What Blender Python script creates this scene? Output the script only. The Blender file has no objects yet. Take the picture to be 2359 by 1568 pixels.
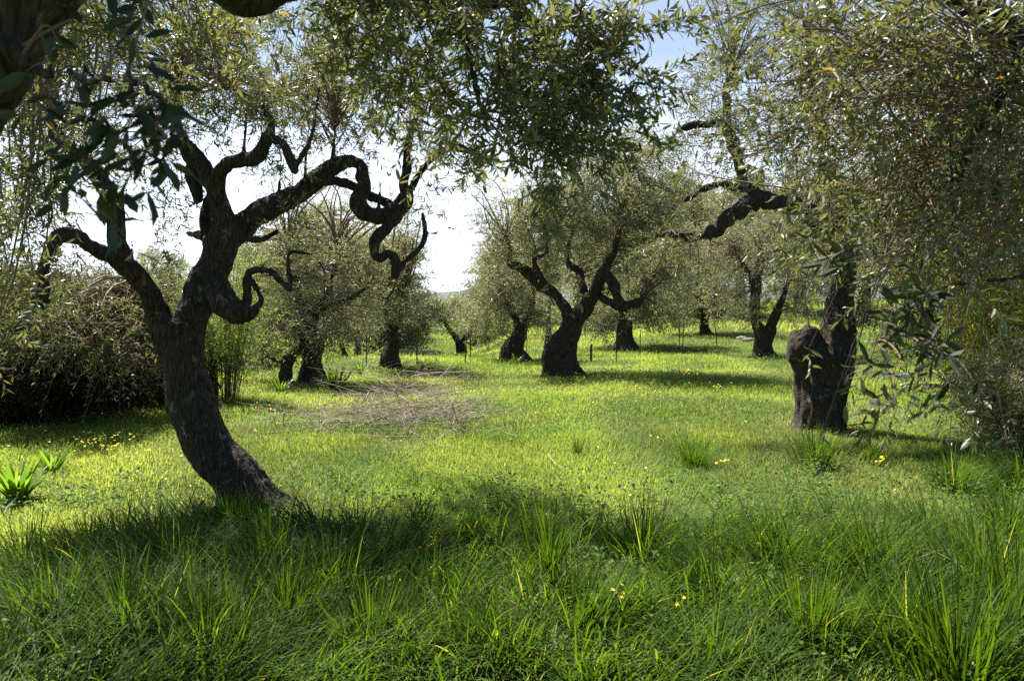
import bpy, math, random
import numpy as np
from math import radians
S = bpy.context.scene
COL = S.collection
# ------------------------------------------------------------------ camera, sky, sun
U_W, U_H, F, HOR = 2358.0, 1568.0, 1815.0, 690.0
CX, CY, EYE = U_W/2, U_H/2, 1.6
PITCH = math.atan((CY-HOR)/F)
cam = bpy.data.cameras.new("camera"); cam.sensor_width = 36.0
cam.lens = 18.0/(CX/F); cam.clip_start = 0.05; cam.clip_end = 6000
cam.dof.use_dof = True; cam.dof.focus_distance = 9.0; cam.dof.aperture_fstop = 7.0
co = bpy.data.objects.new("camera", cam); COL.objects.link(co)
co.location = (0, 0, EYE); co.rotation_euler = (math.pi/2-PITCH, 0, 0); S.camera = co
SUN_EL, SUN_AZ = radians(57), radians(-46)      # azimuth from +Y (view direction) towards -X
sun = bpy.data.lights.new("sun", 'SUN'); sun.energy = 5.0; sun.angle = radians(0.5); sun.color = (1.0, 0.94, 0.84)
so = bpy.data.objects.new("sun", sun); COL.objects.link(so)
so.rotation_euler = (math.pi/2-SUN_EL, 0, math.pi-SUN_AZ)
W = bpy.data.worlds.new("World"); S.world = W; W.use_nodes = True
nt = W.node_tree; nd = nt.nodes; lk = nt.links
bg = nd["Background"]
sky = nd.new("ShaderNodeTexSky"); sky.sky_type = 'NISHITA'; sky.sun_disc = False
sky.sun_elevation = SUN_EL; sky.sun_rotation = SUN_AZ; sky.air_density = 1.0; sky.dust_density = 1.0
tc = nd.new("ShaderNodeTexCoord"); mp = nd.new("ShaderNodeMapping"); mp.inputs['Scale'].default_value = (1.2, 1.2, 4.0)
nz = nd.new("ShaderNodeTexNoise"); nz.inputs['Scale'].default_value = 1.7; nz.inputs['Detail'].default_value = 7
rp = nd.new("ShaderNodeValToRGB"); rp.color_ramp.elements[0].position = .56; rp.color_ramp.elements[1].position = .84
lk.new(tc.outputs['Generated'], mp.inputs['Vector']); lk.new(mp.outputs[0], nz.inputs['Vector']); lk.new(nz.outputs['Fac'], rp.inputs[0])
sp = nd.new("ShaderNodeSeparateXYZ"); lk.new(tc.outputs['Generated'], sp.inputs[0])
mr = nd.new("ShaderNodeMapRange"); mr.inputs[1].default_value = .29; mr.inputs[2].default_value = .10; mr.inputs[3].default_value = .20; mr.inputs[4].default_value = .9
lk.new(sp.outputs['Z'], mr.inputs[0])
mx0 = nd.new("ShaderNodeMath"); mx0.operation = 'MAXIMUM'; lk.new(rp.outputs[0], mx0.inputs[0]); lk.new(mr.outputs[0], mx0.inputs[1])
mf = nd.new("ShaderNodeMapRange"); mf.inputs[1].default_value = .0; mf.inputs[2].default_value = .5; lk.new(sp.outputs['Y'], mf.inputs[0])
mm_ = nd.new("ShaderNodeMath"); mm_.operation = 'MULTIPLY'; lk.new(mx0.outputs[0], mm_.inputs[0]); lk.new(mf.outputs[0], mm_.inputs[1]); mx0 = mm_
mc = nd.new("ShaderNodeMix"); mc.data_type = 'RGBA'
lk.new(mx0.outputs[0], mc.inputs[0]); lk.new(sky.outputs[0], mc.inputs[6]); mc.inputs[7].default_value = (13.0, 14.2, 16.5, 1)
lk.new(mc.outputs[2], bg.inputs[0]); bg.inputs[1].default_value = 0.040; sky.dust_density = 0.3; sky.ozone_density = 2.0
S.view_settings.view_transform = 'Standard'; S.view_settings.look = 'None'; S.view_settings.exposure = 1.68; S.view_settings.gamma = 1
S.cycles.max_bounces = 7; S.cycles.diffuse_bounces = 3; S.cycles.glossy_bounces = 2; S.cycles.transmission_bounces = 4
S.cycles.sample_clamp_indirect = 6; S.cycles.use_denoising = False
try: S.cycles.use_fast_gi = False
except Exception: pass

# ------------------------------------------------------------------ maths helpers
R = np.random.default_rng(7)
def hsh(i, j, k):
    v = np.sin(i*127.1+j*311.7+k*74.7)*43758.5453
    return v-np.floor(v)
def vnoise(p, s=1.0):
    p = np.asarray(p, float)*s; i = np.floor(p); f = p-i; f = f*f*(3-2*f); r = 0
    for a in (0, 1):
        wa = f[..., 0] if a else 1-f[..., 0]
        for b in (0, 1):
            wb = f[..., 1] if b else 1-f[..., 1]
            for c in (0, 1):
                wc = f[..., 2] if c else 1-f[..., 2]
                r = r+wa*wb*wc*hsh(i[..., 0]+a, i[..., 1]+b, i[..., 2]+c)
    return r*2-1
def n2(x, y, s, o=0.0):
    x = np.asarray(x, float); return vnoise(np.stack([x, np.asarray(y, float)+0*x, 0*x+o/s], -1), s)
def sst(a, b, x):
    t = np.clip((np.asarray(x, float)-a)/(b-a), 0, 1); return t*t*(3-2*t)
def nrm(v): return v/np.maximum(np.linalg.norm(v, axis=-1, keepdims=True), 1e-9)
def ground_z(x, y):
    x = np.asarray(x, float); y = np.asarray(y, float)
    z = 1.35*sst(19, 52, y)*sst(-2, 8, x)
    z = z-1.5*sst(20.2, 25.5, y)*sst(-1.8, -4.2, x)*sst(75, 40, y)-0.9*sst(20, 33, y)*sst(0.8, -2.4, x)*sst(75, 40, y)
    z = z+0.07*n2(x, y, .35, 3)+0.03*n2(x, y, 1.1, 9)*sst(60, 20, y)
    z = z+0.22*np.exp(-((x+3.0)**2/4.5+(y-18.6)**2/1.5))
    return z
cp, sn = math.cos(PITCH), math.sin(PITCH)
def ray(px, py):
    a, b = (px-CX)/F, (CY-py)/F
    return np.array([a, cp+b*sn, -sn+b*cp])
def P(px, py, d):
    v = ray(px, py); return np.array([0, 0, EYE])+v*(d/v[1])
def G(px, py):
    v = ray(px, py)
    ds = np.linspace(2.0, 90, 9000); pts = np.array([0, 0, EYE])[None]+v[None]*(ds/v[1])[:, None]
    dz = pts[:, 2]-ground_z(pts[:, 0], pts[:, 1]); k = np.argmax(dz < 0)
    q = pts[k]; q[2] = ground_z(q[0], q[1]); return q
# ------------------------------------------------------------------ object helpers
def mesh(name, v, polys, mats, attrs=None, smooth=False):
    """polys: list of (faces array (n,k), material index)"""
    me = bpy.data.meshes.new(name); v = np.asarray(v, np.float32)
    me.vertices.add(len(v)); me.vertices.foreach_set("co", v.ravel())
    polys = [(np.asarray(f, np.int32), m) for f, m in polys if len(f)]
    nl = sum(f.size for f, m in polys); npoly = sum(len(f) for f, m in polys)
    me.loops.add(nl); me.loops.foreach_set("vertex_index", np.concatenate([f.ravel() for f, m in polys]))
    me.polygons.add(npoly)
    tot = np.concatenate([np.full(len(f), f.shape[1], np.int32) for f, m in polys])
    me.polygons.foreach_set("loop_start", np.concatenate([[0], np.cumsum(tot)[:-1]]).astype(np.int32))
    me.polygons.foreach_set("material_index", np.concatenate([np.full(len(f), m, np.int32) for f, m in polys]))
    me.polygons.foreach_set("use_smooth", np.full(npoly, smooth, bool))
    for m in mats: me.materials.append(m)
    for k, a in (attrs or {}).items():
        at = me.attributes.new(k, 'FLOAT', 'POINT'); at.data.foreach_set("value", np.asarray(a, np.float32))
    me.update(calc_edges=True); return me
def link(name, me, parent=None, loc=None):
    o = bpy.data.objects.new(name, me); COL.objects.link(o)
    if parent: o.parent = parent
    if loc is not None: o.location = loc
    return o
def tag(o, label=None, cat=None, group=None, kind=None):
    for k, v in (('label', label), ('category', cat), ('group', group), ('kind', kind)):
        if v: o[k] = v
    return o
def thing(name, loc, label, cat, group=None):
    return tag(link(name, None, loc=tuple(loc)), label, cat, group)
def copy_tree(o, loc, rz, s, label):
    r = o.copy(); COL.objects.link(r); r.location = loc; r.rotation_euler = (0, 0, rz); r.scale = (s, s, s); r['label'] = label
    for ch in o.children:
        c = ch.copy(); COL.objects.link(c); c.parent = r
    return r
class Buf:
    """accumulates vertices, faces per (size, material) and one float attribute"""
    def __init__(s): s.v = []; s.a = []; s.f = {}; s.n = 0
    def add(s, v, faces, mat=0, att=0.5):
        v = np.asarray(v).reshape(-1, 3); s.v.append(v); s.a.append(np.broadcast_to(att, (len(v),)))
        for f in faces:
            f = np.asarray(f); s.f.setdefault((f.shape[1], mat), []).append(f+s.n)
        s.n += len(v)
    def mesh(s, name, mats, off=(0, 0, 0), smooth=False):
        return mesh(name, np.concatenate(s.v)-np.asarray(off), [(np.concatenate(fs), k[1]) for k, fs in s.f.items()], mats,
                    {'tint': np.concatenate(s.a)}, smooth)
# ------------------------------------------------------------------ materials
def mat(name):
    m = bpy.data.materials.new(name); m.use_nodes = True; return m, m.node_tree.nodes, m.node_tree.links
def ramp(nd, stops):
    r = nd.new("ShaderNodeValToRGB"); e = r.color_ramp.elements
    while len(e) < len(stops): e.new(.5)
    for k, (p, c) in enumerate(stops): e[k].position = p; e[k].color = (*c, 1)
    return r
def leaf_mat(name, stops, back, trans, tfac=.4, rough=.42, patch=None, spec=.5):
    m, nd, lk = mat(name); b = nd["Principled BSDF"]; out = nd["Material Output"]
    at = nd.new("ShaderNodeAttribute"); at.attribute_name = 'tint'
    r = ramp(nd, stops); lk.new(at.outputs['Fac'], r.inputs[0]); c = r.outputs[0]
    if patch:
        t = nd.new("ShaderNodeTexCoord"); n = nd.new("ShaderNodeTexNoise"); n.inputs['Scale'].default_value = patch[0]; n.inputs['Detail'].default_value = 3
        lk.new(t.outputs['Object'], n.inputs['Vector'])
        r2 = ramp(nd, [(.40, (0, 0, 0)), (.66, (1, 1, 1))]); lk.new(n.outputs['Fac'], r2.inputs[0])
        mx = nd.new("ShaderNodeMix"); mx.data_type = 'RGBA'; mx.blend_type = 'MIX'
        ml = nd.new("ShaderNodeMath"); ml.operation = 'MULTIPLY'; ml.inputs[1].default_value = patch[2]
        lk.new(r2.outputs[0], ml.inputs[0]); lk.new(ml.outputs[0], mx.inputs[0]); lk.new(c, mx.inputs[6]); mx.inputs[7].default_value = (*patch[1], 1); c = mx.outputs[2]
    g = nd.new("ShaderNodeNewGeometry"); mb = nd.new("ShaderNodeMix"); mb.data_type = 'RGBA'
    if back:
        lk.new(g.outputs['Backfacing'], mb.inputs[0]); lk.new(c, mb.inputs[6]); mb.inputs[7].default_value = (*back, 1); cc = mb.outputs[2]
    else: cc = c
    lk.new(cc, b.inputs['Base Color']); b.inputs['Roughness'].default_value = rough; b.inputs['Specular IOR Level'].default_value = spec
    tr = nd.new("ShaderNodeBsdfTranslucent"); mt = nd.new("ShaderNodeMix"); mt.data_type = 'RGBA'; mt.blend_type = 'MULTIPLY'; mt.inputs[0].default_value = 1
    lk.new(c, mt.inputs[6]); mt.inputs[7].default_value = (*trans, 1); lk.new(mt.outputs[2], tr.inputs[0])
    ms = nd.new("ShaderNodeMixShader"); ms.inputs[0].default_value = tfac
    lk.new(b.outputs[0], ms.inputs[1]); lk.new(tr.outputs[0], ms.inputs[2]); lk.new(ms.outputs[0], out.inputs[0]); return m
OL = [(0, (.042, .055, .022)), (.45, (.080, .096, .038)), (.80, (.125, .135, .055)), (.962, (.16, .165, .07)), (.975, (.36, .24, .05)), (1, (.33, .19, .04))]
M_OLIVE = leaf_mat("olive_leaf", OL, (.21, .24, .16), (2.15, 1.95, 1.0), .38, .42)
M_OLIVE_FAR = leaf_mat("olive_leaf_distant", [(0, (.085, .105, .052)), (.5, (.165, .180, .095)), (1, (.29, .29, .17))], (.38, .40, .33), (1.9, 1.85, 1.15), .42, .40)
M_SHADELEAF = leaf_mat("olive_leaf_shade", [(0, (.012, .022, .010)), (1, (.03, .045, .018))], (.045, .06, .04), (1.6, 1.7, .8), .12, .6, None, .25)  # same olive leaf, with backlit shade put into a near-black colour
GR = [(0, (.085, .135, .030)), (.4, (.140, .190, .050)), (.75, (.200, .240, .075)), (.95, (.27, .28, .10)), (.985, (.36, .32, .14)), (1, (.42, .36, .18))]
M_GRASS = leaf_mat("grass_blade", GR, None, (2.0, 2.1, .9), .5, .6, (0.45, (.26, .255, .095), .6), .3)
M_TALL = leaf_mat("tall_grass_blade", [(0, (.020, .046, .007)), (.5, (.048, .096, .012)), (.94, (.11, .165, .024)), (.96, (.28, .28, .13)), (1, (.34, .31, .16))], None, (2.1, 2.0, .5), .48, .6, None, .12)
M_WEED = leaf_mat("weed_leaf", [(0, (.045, .10, .02)), (.9, (.10, .17, .035)), (1, (.26, .18, .07))], None, (1.9, 2.0, .8), .4, .6, None, .2)
M_BRIGHT = leaf_mat("bright_shrub_leaf", [(0, (.10, .15, .035)), (1, (.24, .30, .07))], None, (1.8, 1.9, .9), .45, .5)
M_YSHRUB = leaf_mat("yellow_green_leaf", [(0, (.12, .16, .02)), (.7, (.26, .30, .03)), (1, (.40, .36, .03))], None, (1.7, 1.6, .7), .42, .45)
M_BRAMBLE = leaf_mat("bramble_leaf", [(0, (.016, .016, .008)), (.8, (.045, .038, .018)), (1, (.14, .07, .035))], None, (1.5, 1.5, .8), .2, .7, None, .15)
M_STRAP = leaf_mat("strap_leaf", [(0, (.07, .15, .02)), (1, (.16, .25, .03))], None, (2.0, 2.0, .8), .45, .4)
def flat_mat(name, c, rough=.6, tf=0):
    m, nd, lk = mat(name); b = nd["Principled BSDF"]; b.inputs['Base Color'].default_value = (*c, 1); b.inputs['Roughness'].default_value = rough
    t = nd.new("ShaderNodeTexCoord"); n = nd.new("ShaderNodeTexNoise"); n.inputs['Scale'].default_value = 9; lk.new(t.outputs['Object'], n.inputs['Vector'])
    mx = nd.new("ShaderNodeMix"); mx.data_type = 'RGBA'; mx.blend_type = 'MULTIPLY'; mx.inputs[6].default_value = (*c, 1); mx.inputs[0].default_value = .5
    lk.new(n.outputs['Color'], mx.inputs[7]); lk.new(mx.outputs[2], b.inputs['Base Color']); return m
M_PETAL = leaf_mat("yellow_petal", [(0, (.80, .66, .02)), (1, (.88, .76, .03))], None, (1.0, 1.0, .8), .3, .5)
M_WPETAL = leaf_mat("white_petal", [(0, (.7, .72, .66)), (1, (.8, .8, .8))], None, (1, 1, 1), .3, .5)
M_RUST = flat_mat("rusty_iron", (.07, .045, .035), .7)
M_CABLE = flat_mat("dark_cable", (.03, .03, .03))
M_TWIG = flat_mat("twig_bark", (.20, .13, .085), .8)
M_DEADTWIG = flat_mat("dead_twig", (.40, .31, .27), .8)
M_THORN = flat_mat("bramble_stem", (.13, .08, .06), .8)
def bark_mat(name, dark, light, lichen, sc=1.0, zs=.22):
    m, nd, lk = mat(name); b = nd["Principled BSDF"]; b.inputs['Roughness'].default_value = .9; b.inputs['Specular IOR Level'].default_value = .2
    t = nd.new("ShaderNodeTexCoord"); mp = nd.new("ShaderNodeMapping"); mp.inputs['Scale'].default_value = (1, 1, zs); lk.new(t.outputs['Object'], mp.inputs[0])
    n = nd.new("ShaderNodeTexNoise"); n.inputs['Scale'].default_value = 42*sc; n.inputs['Detail'].default_value = 8; n.inputs['Roughness'].default_value = .68; lk.new(mp.outputs[0], n.inputs['Vector'])
    v = nd.new("ShaderNodeTexVoronoi"); v.feature = 'DISTANCE_TO_EDGE'; v.inputs['Scale'].default_value = 34*sc
    nm = nd.new("ShaderNodeTexNoise"); nm.inputs['Scale'].default_value = 10*sc; lk.new(mp.outputs[0], nm.inputs['Vector'])
    ad = nd.new("ShaderNodeMix"); ad.data_type = 'RGBA'; ad.blend_type = 'ADD'; ad.inputs[0].default_value = .12; lk.new(mp.outputs[0], ad.inputs[6]); lk.new(nm.outputs['Color'], ad.inputs[7])
    lk.new(ad.outputs[2], v.inputs['Vector'])
    r = ramp(nd, [(.32, dark), (.62, light)]); lk.new(n.outputs['Fac'], r.inputs[0])
    r1 = ramp(nd, [(0, (.35, .35, .35)), (.12, (1, 1, 1))]); lk.new(v.outputs['Distance'], r1.inputs[0])
    m1 = nd.new("ShaderNodeMix"); m1.data_type = 'RGBA'; m1.blend_type = 'MULTIPLY'; m1.inputs[0].default_value = .9; lk.new(r.outputs[0], m1.inputs[6]); lk.new(r1.outputs[0], m1.inputs[7])
    nl = nd.new("ShaderNodeTexNoise"); nl.inputs['Scale'].default_value = 9; nl.inputs['Detail'].default_value = 6; nl.inputs['Roughness'].default_value = .7; lk.new(t.outputs['Object'], nl.inputs['Vector'])
    rl = ramp(nd, [(.59, (0, 0, 0)), (.67, (.8, .8, .8))]); lk.new(nl.outputs['Fac'], rl.inputs[0])
    m2 = nd.new("ShaderNodeMix"); m2.data_type = 'RGBA'; lk.new(rl.outputs[0], m2.inputs[0]); lk.new(m1.outputs[2], m2.inputs[6]); m2.inputs[7].default_value = (*lichen, 1)
    no = nd.new("ShaderNodeTexNoise"); no.inputs['Scale'].default_value = 5.3; no.inputs['Detail'].default_value = 5; no.noise_dimensions = '4D'; no.inputs['W'].default_value = 4.2; lk.new(t.outputs['Object'], no.inputs['Vector'])
    ro = ramp(nd, [(.70, (0, 0, 0)), (.74, (.8, .8, .8))]); lk.new(no.outputs['Fac'], ro.inputs[0])
    m3 = nd.new("ShaderNodeMix"); m3.data_type = 'RGBA'; lk.new(ro.outputs[0], m3.inputs[0]); lk.new(m2.outputs[2], m3.inputs[6]); m3.inputs[7].default_value = (.30, .15, .03, 1)
    lk.new(m3.outputs[2], b.inputs['Base Color'])
    hh = nd.new("ShaderNodeMath"); hh.operation = 'MULTIPLY_ADD'; lk.new(r1.outputs[0], hh.inputs[0]); hh.inputs[1].default_value = .7; lk.new(n.outputs['Fac'], hh.inputs[2])
    bp = nd.new("ShaderNodeBump"); bp.inputs['Strength'].default_value = .9; bp.inputs['Distance'].default_value = .012; lk.new(hh.outputs[0], bp.inputs['Height']); lk.new(bp.outputs[0], b.inputs['Normal'])
    return m
M_BARK = bark_mat("olive_bark", (.022, .018, .014), (.075, .060, .047), (.22, .23, .19))
M_BARKB = bark_mat("olive_bark_brown", (.020, .015, .011), (.075, .057, .043), (.16, .14, .11), .7)
m, nd, lk = mat("meadow_soil"); b = nd["Principled BSDF"]; b.inputs['Roughness'].default_value = 1; b.inputs['Specular IOR Level'].default_value = .1
t = nd.new("ShaderNodeTexCoord"); n = nd.new("ShaderNodeTexNoise"); n.inputs['Scale'].default_value = 3.0; n.inputs['Detail'].default_value = 9; n.inputs['Roughness'].default_value = .75
lk.new(t.outputs['Object'], n.inputs['Vector']); r = ramp(nd, [(.35, (.035, .050, .014)), (.5, (.060, .095, .018)), (.66, (.10, .12, .035))])
lk.new(n.outputs['Fac'], r.inputs[0]); lk.new(r.outputs[0], b.inputs['Base Color']); M_SOIL = m
# ------------------------------------------------------------------ geometry generators
def leaves(buf, o, d, nv, L, Wd, matid=0, tint=None, detail=1):
    """o,d,nv (N,3); L,Wd (N,)"""
    N = len(o); d = nrm(d); s = nrm(np.cross(d, nv)); nn = np.cross(s, d)
    L = np.broadcast_to(L, (N,))[:, None]; Wd = np.broadcast_to(Wd, (N,))[:, None]
    tint = R.random(N) if tint is None else tint
    if detail == 0:
        v = np.stack([o, o+d*L*.5+s*Wd*.5+nn*Wd*.15, o+d*L-nn*L*.05, o+d*L*.5-s*Wd*.5+nn*Wd*.15], 1)
        i = np.arange(N)[:, None]*4
        buf.add(v, [np.concatenate([i+[[0, 1, 2]], i+[[0, 2, 3]]])], matid, np.repeat(tint, 4))
    else:
        c = L*(.12*(R.random((N, 1))-.3))
        a, b_, t_ = o+d*L*.28-nn*c*.4, o+d*L*.68-nn*c*.2, o+d*L-nn*c*2
        v = np.stack([o, a+s*Wd*.42+nn*Wd*.12, a-s*Wd*.42+nn*Wd*.12, b_+s*Wd*.44+nn*Wd*.12, b_-s*Wd*.44+nn*Wd*.12, t_, a, b_], 1)
        i = np.arange(N)[:, None]*8
        buf.add(v, [np.concatenate([i+[[0, 1, 6]], i+[[0, 6, 2]], i+[[3, 5, 7]], i+[[5, 4, 7]]]),
                    np.concatenate([i+[[1, 3, 7, 6]], i+[[6, 7, 4, 2]]])], matid, np.repeat(tint, 8))
def curves(buf, pts, r, matid=1, sides=3, tint=.5):
    """pts (N,K,3), r (N,K) thin tubes"""
    N, K, _ = pts.shape; t = np.gradient(pts, axis=1); t = nrm(t)
    ref = nrm(R.normal(size=(N, 1, 3))); u = nrm(np.cross(t, ref+0*t)); w = np.cross(t, u)
    an = np.arange(sides)*2*math.pi/sides
    v = pts[:, :, None]+r[:, :, None, None]*(u[:, :, None]*np.cos(an)[None, None, :, None]+w[:, :, None]*np.sin(an)[None, None, :, None])
    i = np.arange(N)[:, None, None]*K*sides+np.arange(K-1)[None, :, None]*sides; j = np.arange(sides)[None, None]; j2 = (j+1) % sides
    f = np.stack([i+j, i+j2, i+sides+j2, i+sides+j], -1).reshape(-1, 4)
    buf.add(v, [f], matid, tint)
def bez(a, b, c, d, K):
    t = np.linspace(0, 1, K)[None, :, None]; a, b, c, d = [x[:, None] for x in (a, b, c, d)]
    return (1-t)**3*a+3*(1-t)**2*t*b+3*(1-t)*t*t*c+t**3*d
def twigs(buf, o, d, L, K, LL, LW, droop=.3, stem=.0015, detail=1, spread=.8, lm=0, sm=1, tint=None, up=.4):
    """T twigs with K leaves each"""
    T = len(o); d = nrm(d); L = np.broadcast_to(L, (T,))
    side = nrm(np.cross(d, R.normal(size=(T, 3)))); s2 = np.cross(d, side)
    wob = side*(R.normal(size=(T, 1))*.18)
    def at(t): return o[:, None]+(d[:, None]*t+np.array([0, 0, -1.])*droop*t*t+wob[:, None]*t*t)*L[:, None, None]
    def tg(t): return nrm(d[:, None]+np.array([0, 0, -1.])*droop*2*t+wob[:, None]*2*t)
    if stem: curves(buf, at(np.linspace(0, .97, 4)[None, :, None]), stem*np.array([1.3, 1, .8, .4])[None]*np.ones((T, 1)), sm)
    h = K//2; t = np.repeat(np.linspace(.18, 1, h), 2)[None, :, None]+R.normal(size=(T, 2*h, 1))*.02
    sg = np.tile([1., -1.], h)[None, :, None]; ph = np.repeat(np.arange(h) % 2, 2)[None, :, None]*1.3+R.normal(size=(T, 2*h, 1))*.35
    sd = (side[:, None]*np.cos(ph)+s2[:, None]*np.sin(ph))*sg
    t_ = tg(t); fw = .45+.9*np.clip(t-.55, 0, 1)
    ld = nrm(t_*fw+sd*spread*(1-.5*np.clip(t-.7, 0, 1)*2)+R.normal(size=(T, 2*h, 3))*.16)
    nv = nrm(R.normal(size=(T, 2*h, 3))*.55+t_*.5+np.array([0, 0, up]))
    n = T*2*h; ti = None
    if tint is not None: ti = np.clip(np.repeat(tint, 2*h)+R.normal(size=n)*.16, 0, .96); ti = np.where(R.random(n) < .0022, .99, ti)
    ll = LL*(.6+.6*R.random(n))
    leaves(buf, at(t).reshape(-1, 3), ld.reshape(-1, 3), nv.reshape(-1, 3), ll, LW*(.75+.4*R.random(n))*ll/LL, lm, ti, detail)
def crown(buf, skel, blobs, dens=1.0, leaf=(.055, .012), K=18, tl=.28, m=12, detail=1, droop=.35, stem=.0015, rtube=.010, shell=.35, spreadR=.16):
    """blobs: (centre xyz, radii xyz, number of clusters)"""
    skel = np.asarray(skel)
    for c, rad, n in blobs:
        n = max(2, int(n*dens))
        q = nrm(R.normal(size=(n, 3)))*(R.random((n, 1))**shell); c_ = np.asarray(c)+q*np.asarray(rad)
        c_ = c_+np.stack([vnoise(c_+k*7.7, 1.3) for k in range(3)], -1)*.12*np.mean(rad)
        ds = np.linalg.norm(c_[:, None]-skel[None], axis=-1)*(1+.25*R.random((n, len(skel)))); s0 = skel[np.argmin(ds, 1)]
        dd = np.linalg.norm(c_-s0, axis=1, keepdims=True)
        b1 = s0+(c_-s0)*.3+R.normal(size=(n, 3))*dd*.16+np.array([0, 0, 1.])*dd*.18; b2 = s0+(c_-s0)*.7+R.normal(size=(n, 3))*dd*.14+np.array([0, 0, 1.])*dd*.12
        K0 = 9; rr = rtube*np.clip(dd, .25, 1.6)
        curves(buf, bez(s0, b1, b2, c_, K0), rr*np.linspace(1, .28, K0)[None], 1, 5)
        cc = np.repeat(c_, m, 0); T = len(cc)
        dr = nrm(R.normal(size=(T, 3))+nrm(cc-np.asarray(c))*.5+np.array([0, 0, .4])+np.repeat(nrm(c_-s0), m, 0)*.5)
        tint = np.repeat(np.clip(.42+.5*vnoise(c_, 1.7)+R.normal(size=n)*.10, .02, .9), m)
        twigs(buf, cc+R.normal(size=(T, 3))*spreadR*.4, dr, tl*(.55+.8*R.random(T)), K, leaf[0], leaf[1], droop, stem, detail, tint=tint)
def catmull(p, per):
    p = np.asarray(p, float); q = np.concatenate([[2*p[0]-p[1]], p, [2*p[-1]-p[-2]]]); out = []
    for i in range(len(p)-1):
        a, b, c, d = q[i:i+4]; n = max(2, int(np.linalg.norm((c-b)[:3])/per)+1); t = np.linspace(0, 1, n, endpoint=False)[:, None]
        out.append(.5*((2*b)+(-a+c)*t+(2*a-5*b+4*c-d)*t*t+(-a+3*b-3*c+d)*t**3))
    return np.concatenate(out+[p[-1:]])
def wood(buf, path, sides=16, per=.05, lump=.14, flare=0, seed=0, matid=0):
    """path rows x,y,z,r -> closed tube; returns skeleton points"""
    c = catmull(path, per); p, r = c[:, :3].copy(), np.maximum(c[:, 3], .002); n = len(p)
    t = nrm(np.gradient(p, axis=0)); u = nrm(np.cross(t[0], [.3, .9, .2])); us = []
    for k in range(n): u = nrm(u-t[k]*np.dot(u, t[k])); us.append(u)
    us = np.array(us); w = np.cross(t, us); an = np.arange(sides)*2*math.pi/sides
    dirv = us[:, None]*np.cos(an)[None, :, None]+w[:, None]*np.sin(an)[None, :, None]
    base = p[:, None]+dirv*r[:, None, None]
    rm = float(np.mean(r)); nzv = vnoise(base+seed*3.1, .55/max(rm, .02))*lump+vnoise(base*[1, 1, .45]+seed, 1.6/max(rm, .02))*lump*.5
    k = np.ones(n)
    ar = np.concatenate([[0], np.cumsum(np.linalg.norm(np.diff(p, axis=0), axis=1))])
    lob = 0
    if flare:
        ff = np.exp(-ar/(flare*1.2)); k = 1+.75*ff
        lob = ff[:, None]*.3*np.sin(an*5+seed)[None]+ff[:, None]*.16*np.sin(an*8+2*seed)[None]
    v = p[:, None]+dirv*(r*k)[:, None, None]*(1+nzv+lob)[..., None]
    v = np.concatenate([v.reshape(-1, 3), p[:1], p[-1:]+t[-1:]*r[-1]*.5])
    i = np.arange(n-1)[:, None]*sides; j = np.arange(sides)[None]; j2 = (j+1) % sides
    q = np.stack([i+j, i+j2, i+sides+j2, i+sides+j], -1).reshape(-1, 4)
    J = np.arange(sides); J2 = (J+1) % sides; e = (n-1)*sides
    tr = np.concatenate([np.stack([J2, J, np.full(sides, n*sides)], -1), np.stack([e+J, e+J2, np.full(sides, n*sides+1)], -1)])
    buf.add(v, [q, tr], matid); return p
def fuse(me, voxel, mats, disp=.006, freq=14, smooth=2, zs=.3):
    """weld overlapping closed tubes into one skin and roughen it"""
    o = link("bark_work", me); md = o.modifiers.new("r", 'REMESH'); md.mode = 'VOXEL'; md.voxel_size = voxel; md.use_smooth_shade = True
    ms = o.modifiers.new("s", 'SMOOTH'); ms.iterations = smooth; ms.factor = .6
    dg = bpy.context.evaluated_depsgraph_get(); ev = o.evaluated_get(dg); m2 = bpy.data.meshes.new_from_object(ev)
    COL.objects.unlink(o); bpy.data.objects.remove(o); n = len(m2.vertices)
    v = np.empty(n*3, np.float32); m2.vertices.foreach_get("co", v); v = v.reshape(-1, 3).astype(float)
    nn = np.empty(n*3, np.float32); m2.vertices.foreach_get("normal", nn); nn = nn.reshape(-1, 3)
    q = v*[1, 1, zs]; q = q+np.stack([vnoise(v+5, 3), vnoise(v+9, 3), 0*v[:, 0]], -1)*.05
    h = 1-np.abs(vnoise(q, freq))*2+.5*(1-np.abs(vnoise(q+3, freq*2.3))*2)
    v = v+nn*(h*disp)[:, None]; m2.vertices.foreach_set("co", v.astype(np.float32).ravel())
    m2.materials.clear()
    for mm in mats: m2.materials.append(mm)
    m2.polygons.foreach_set("use_smooth", np.ones(len(m2.polygons), bool)); m2.update(); return m2
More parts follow.
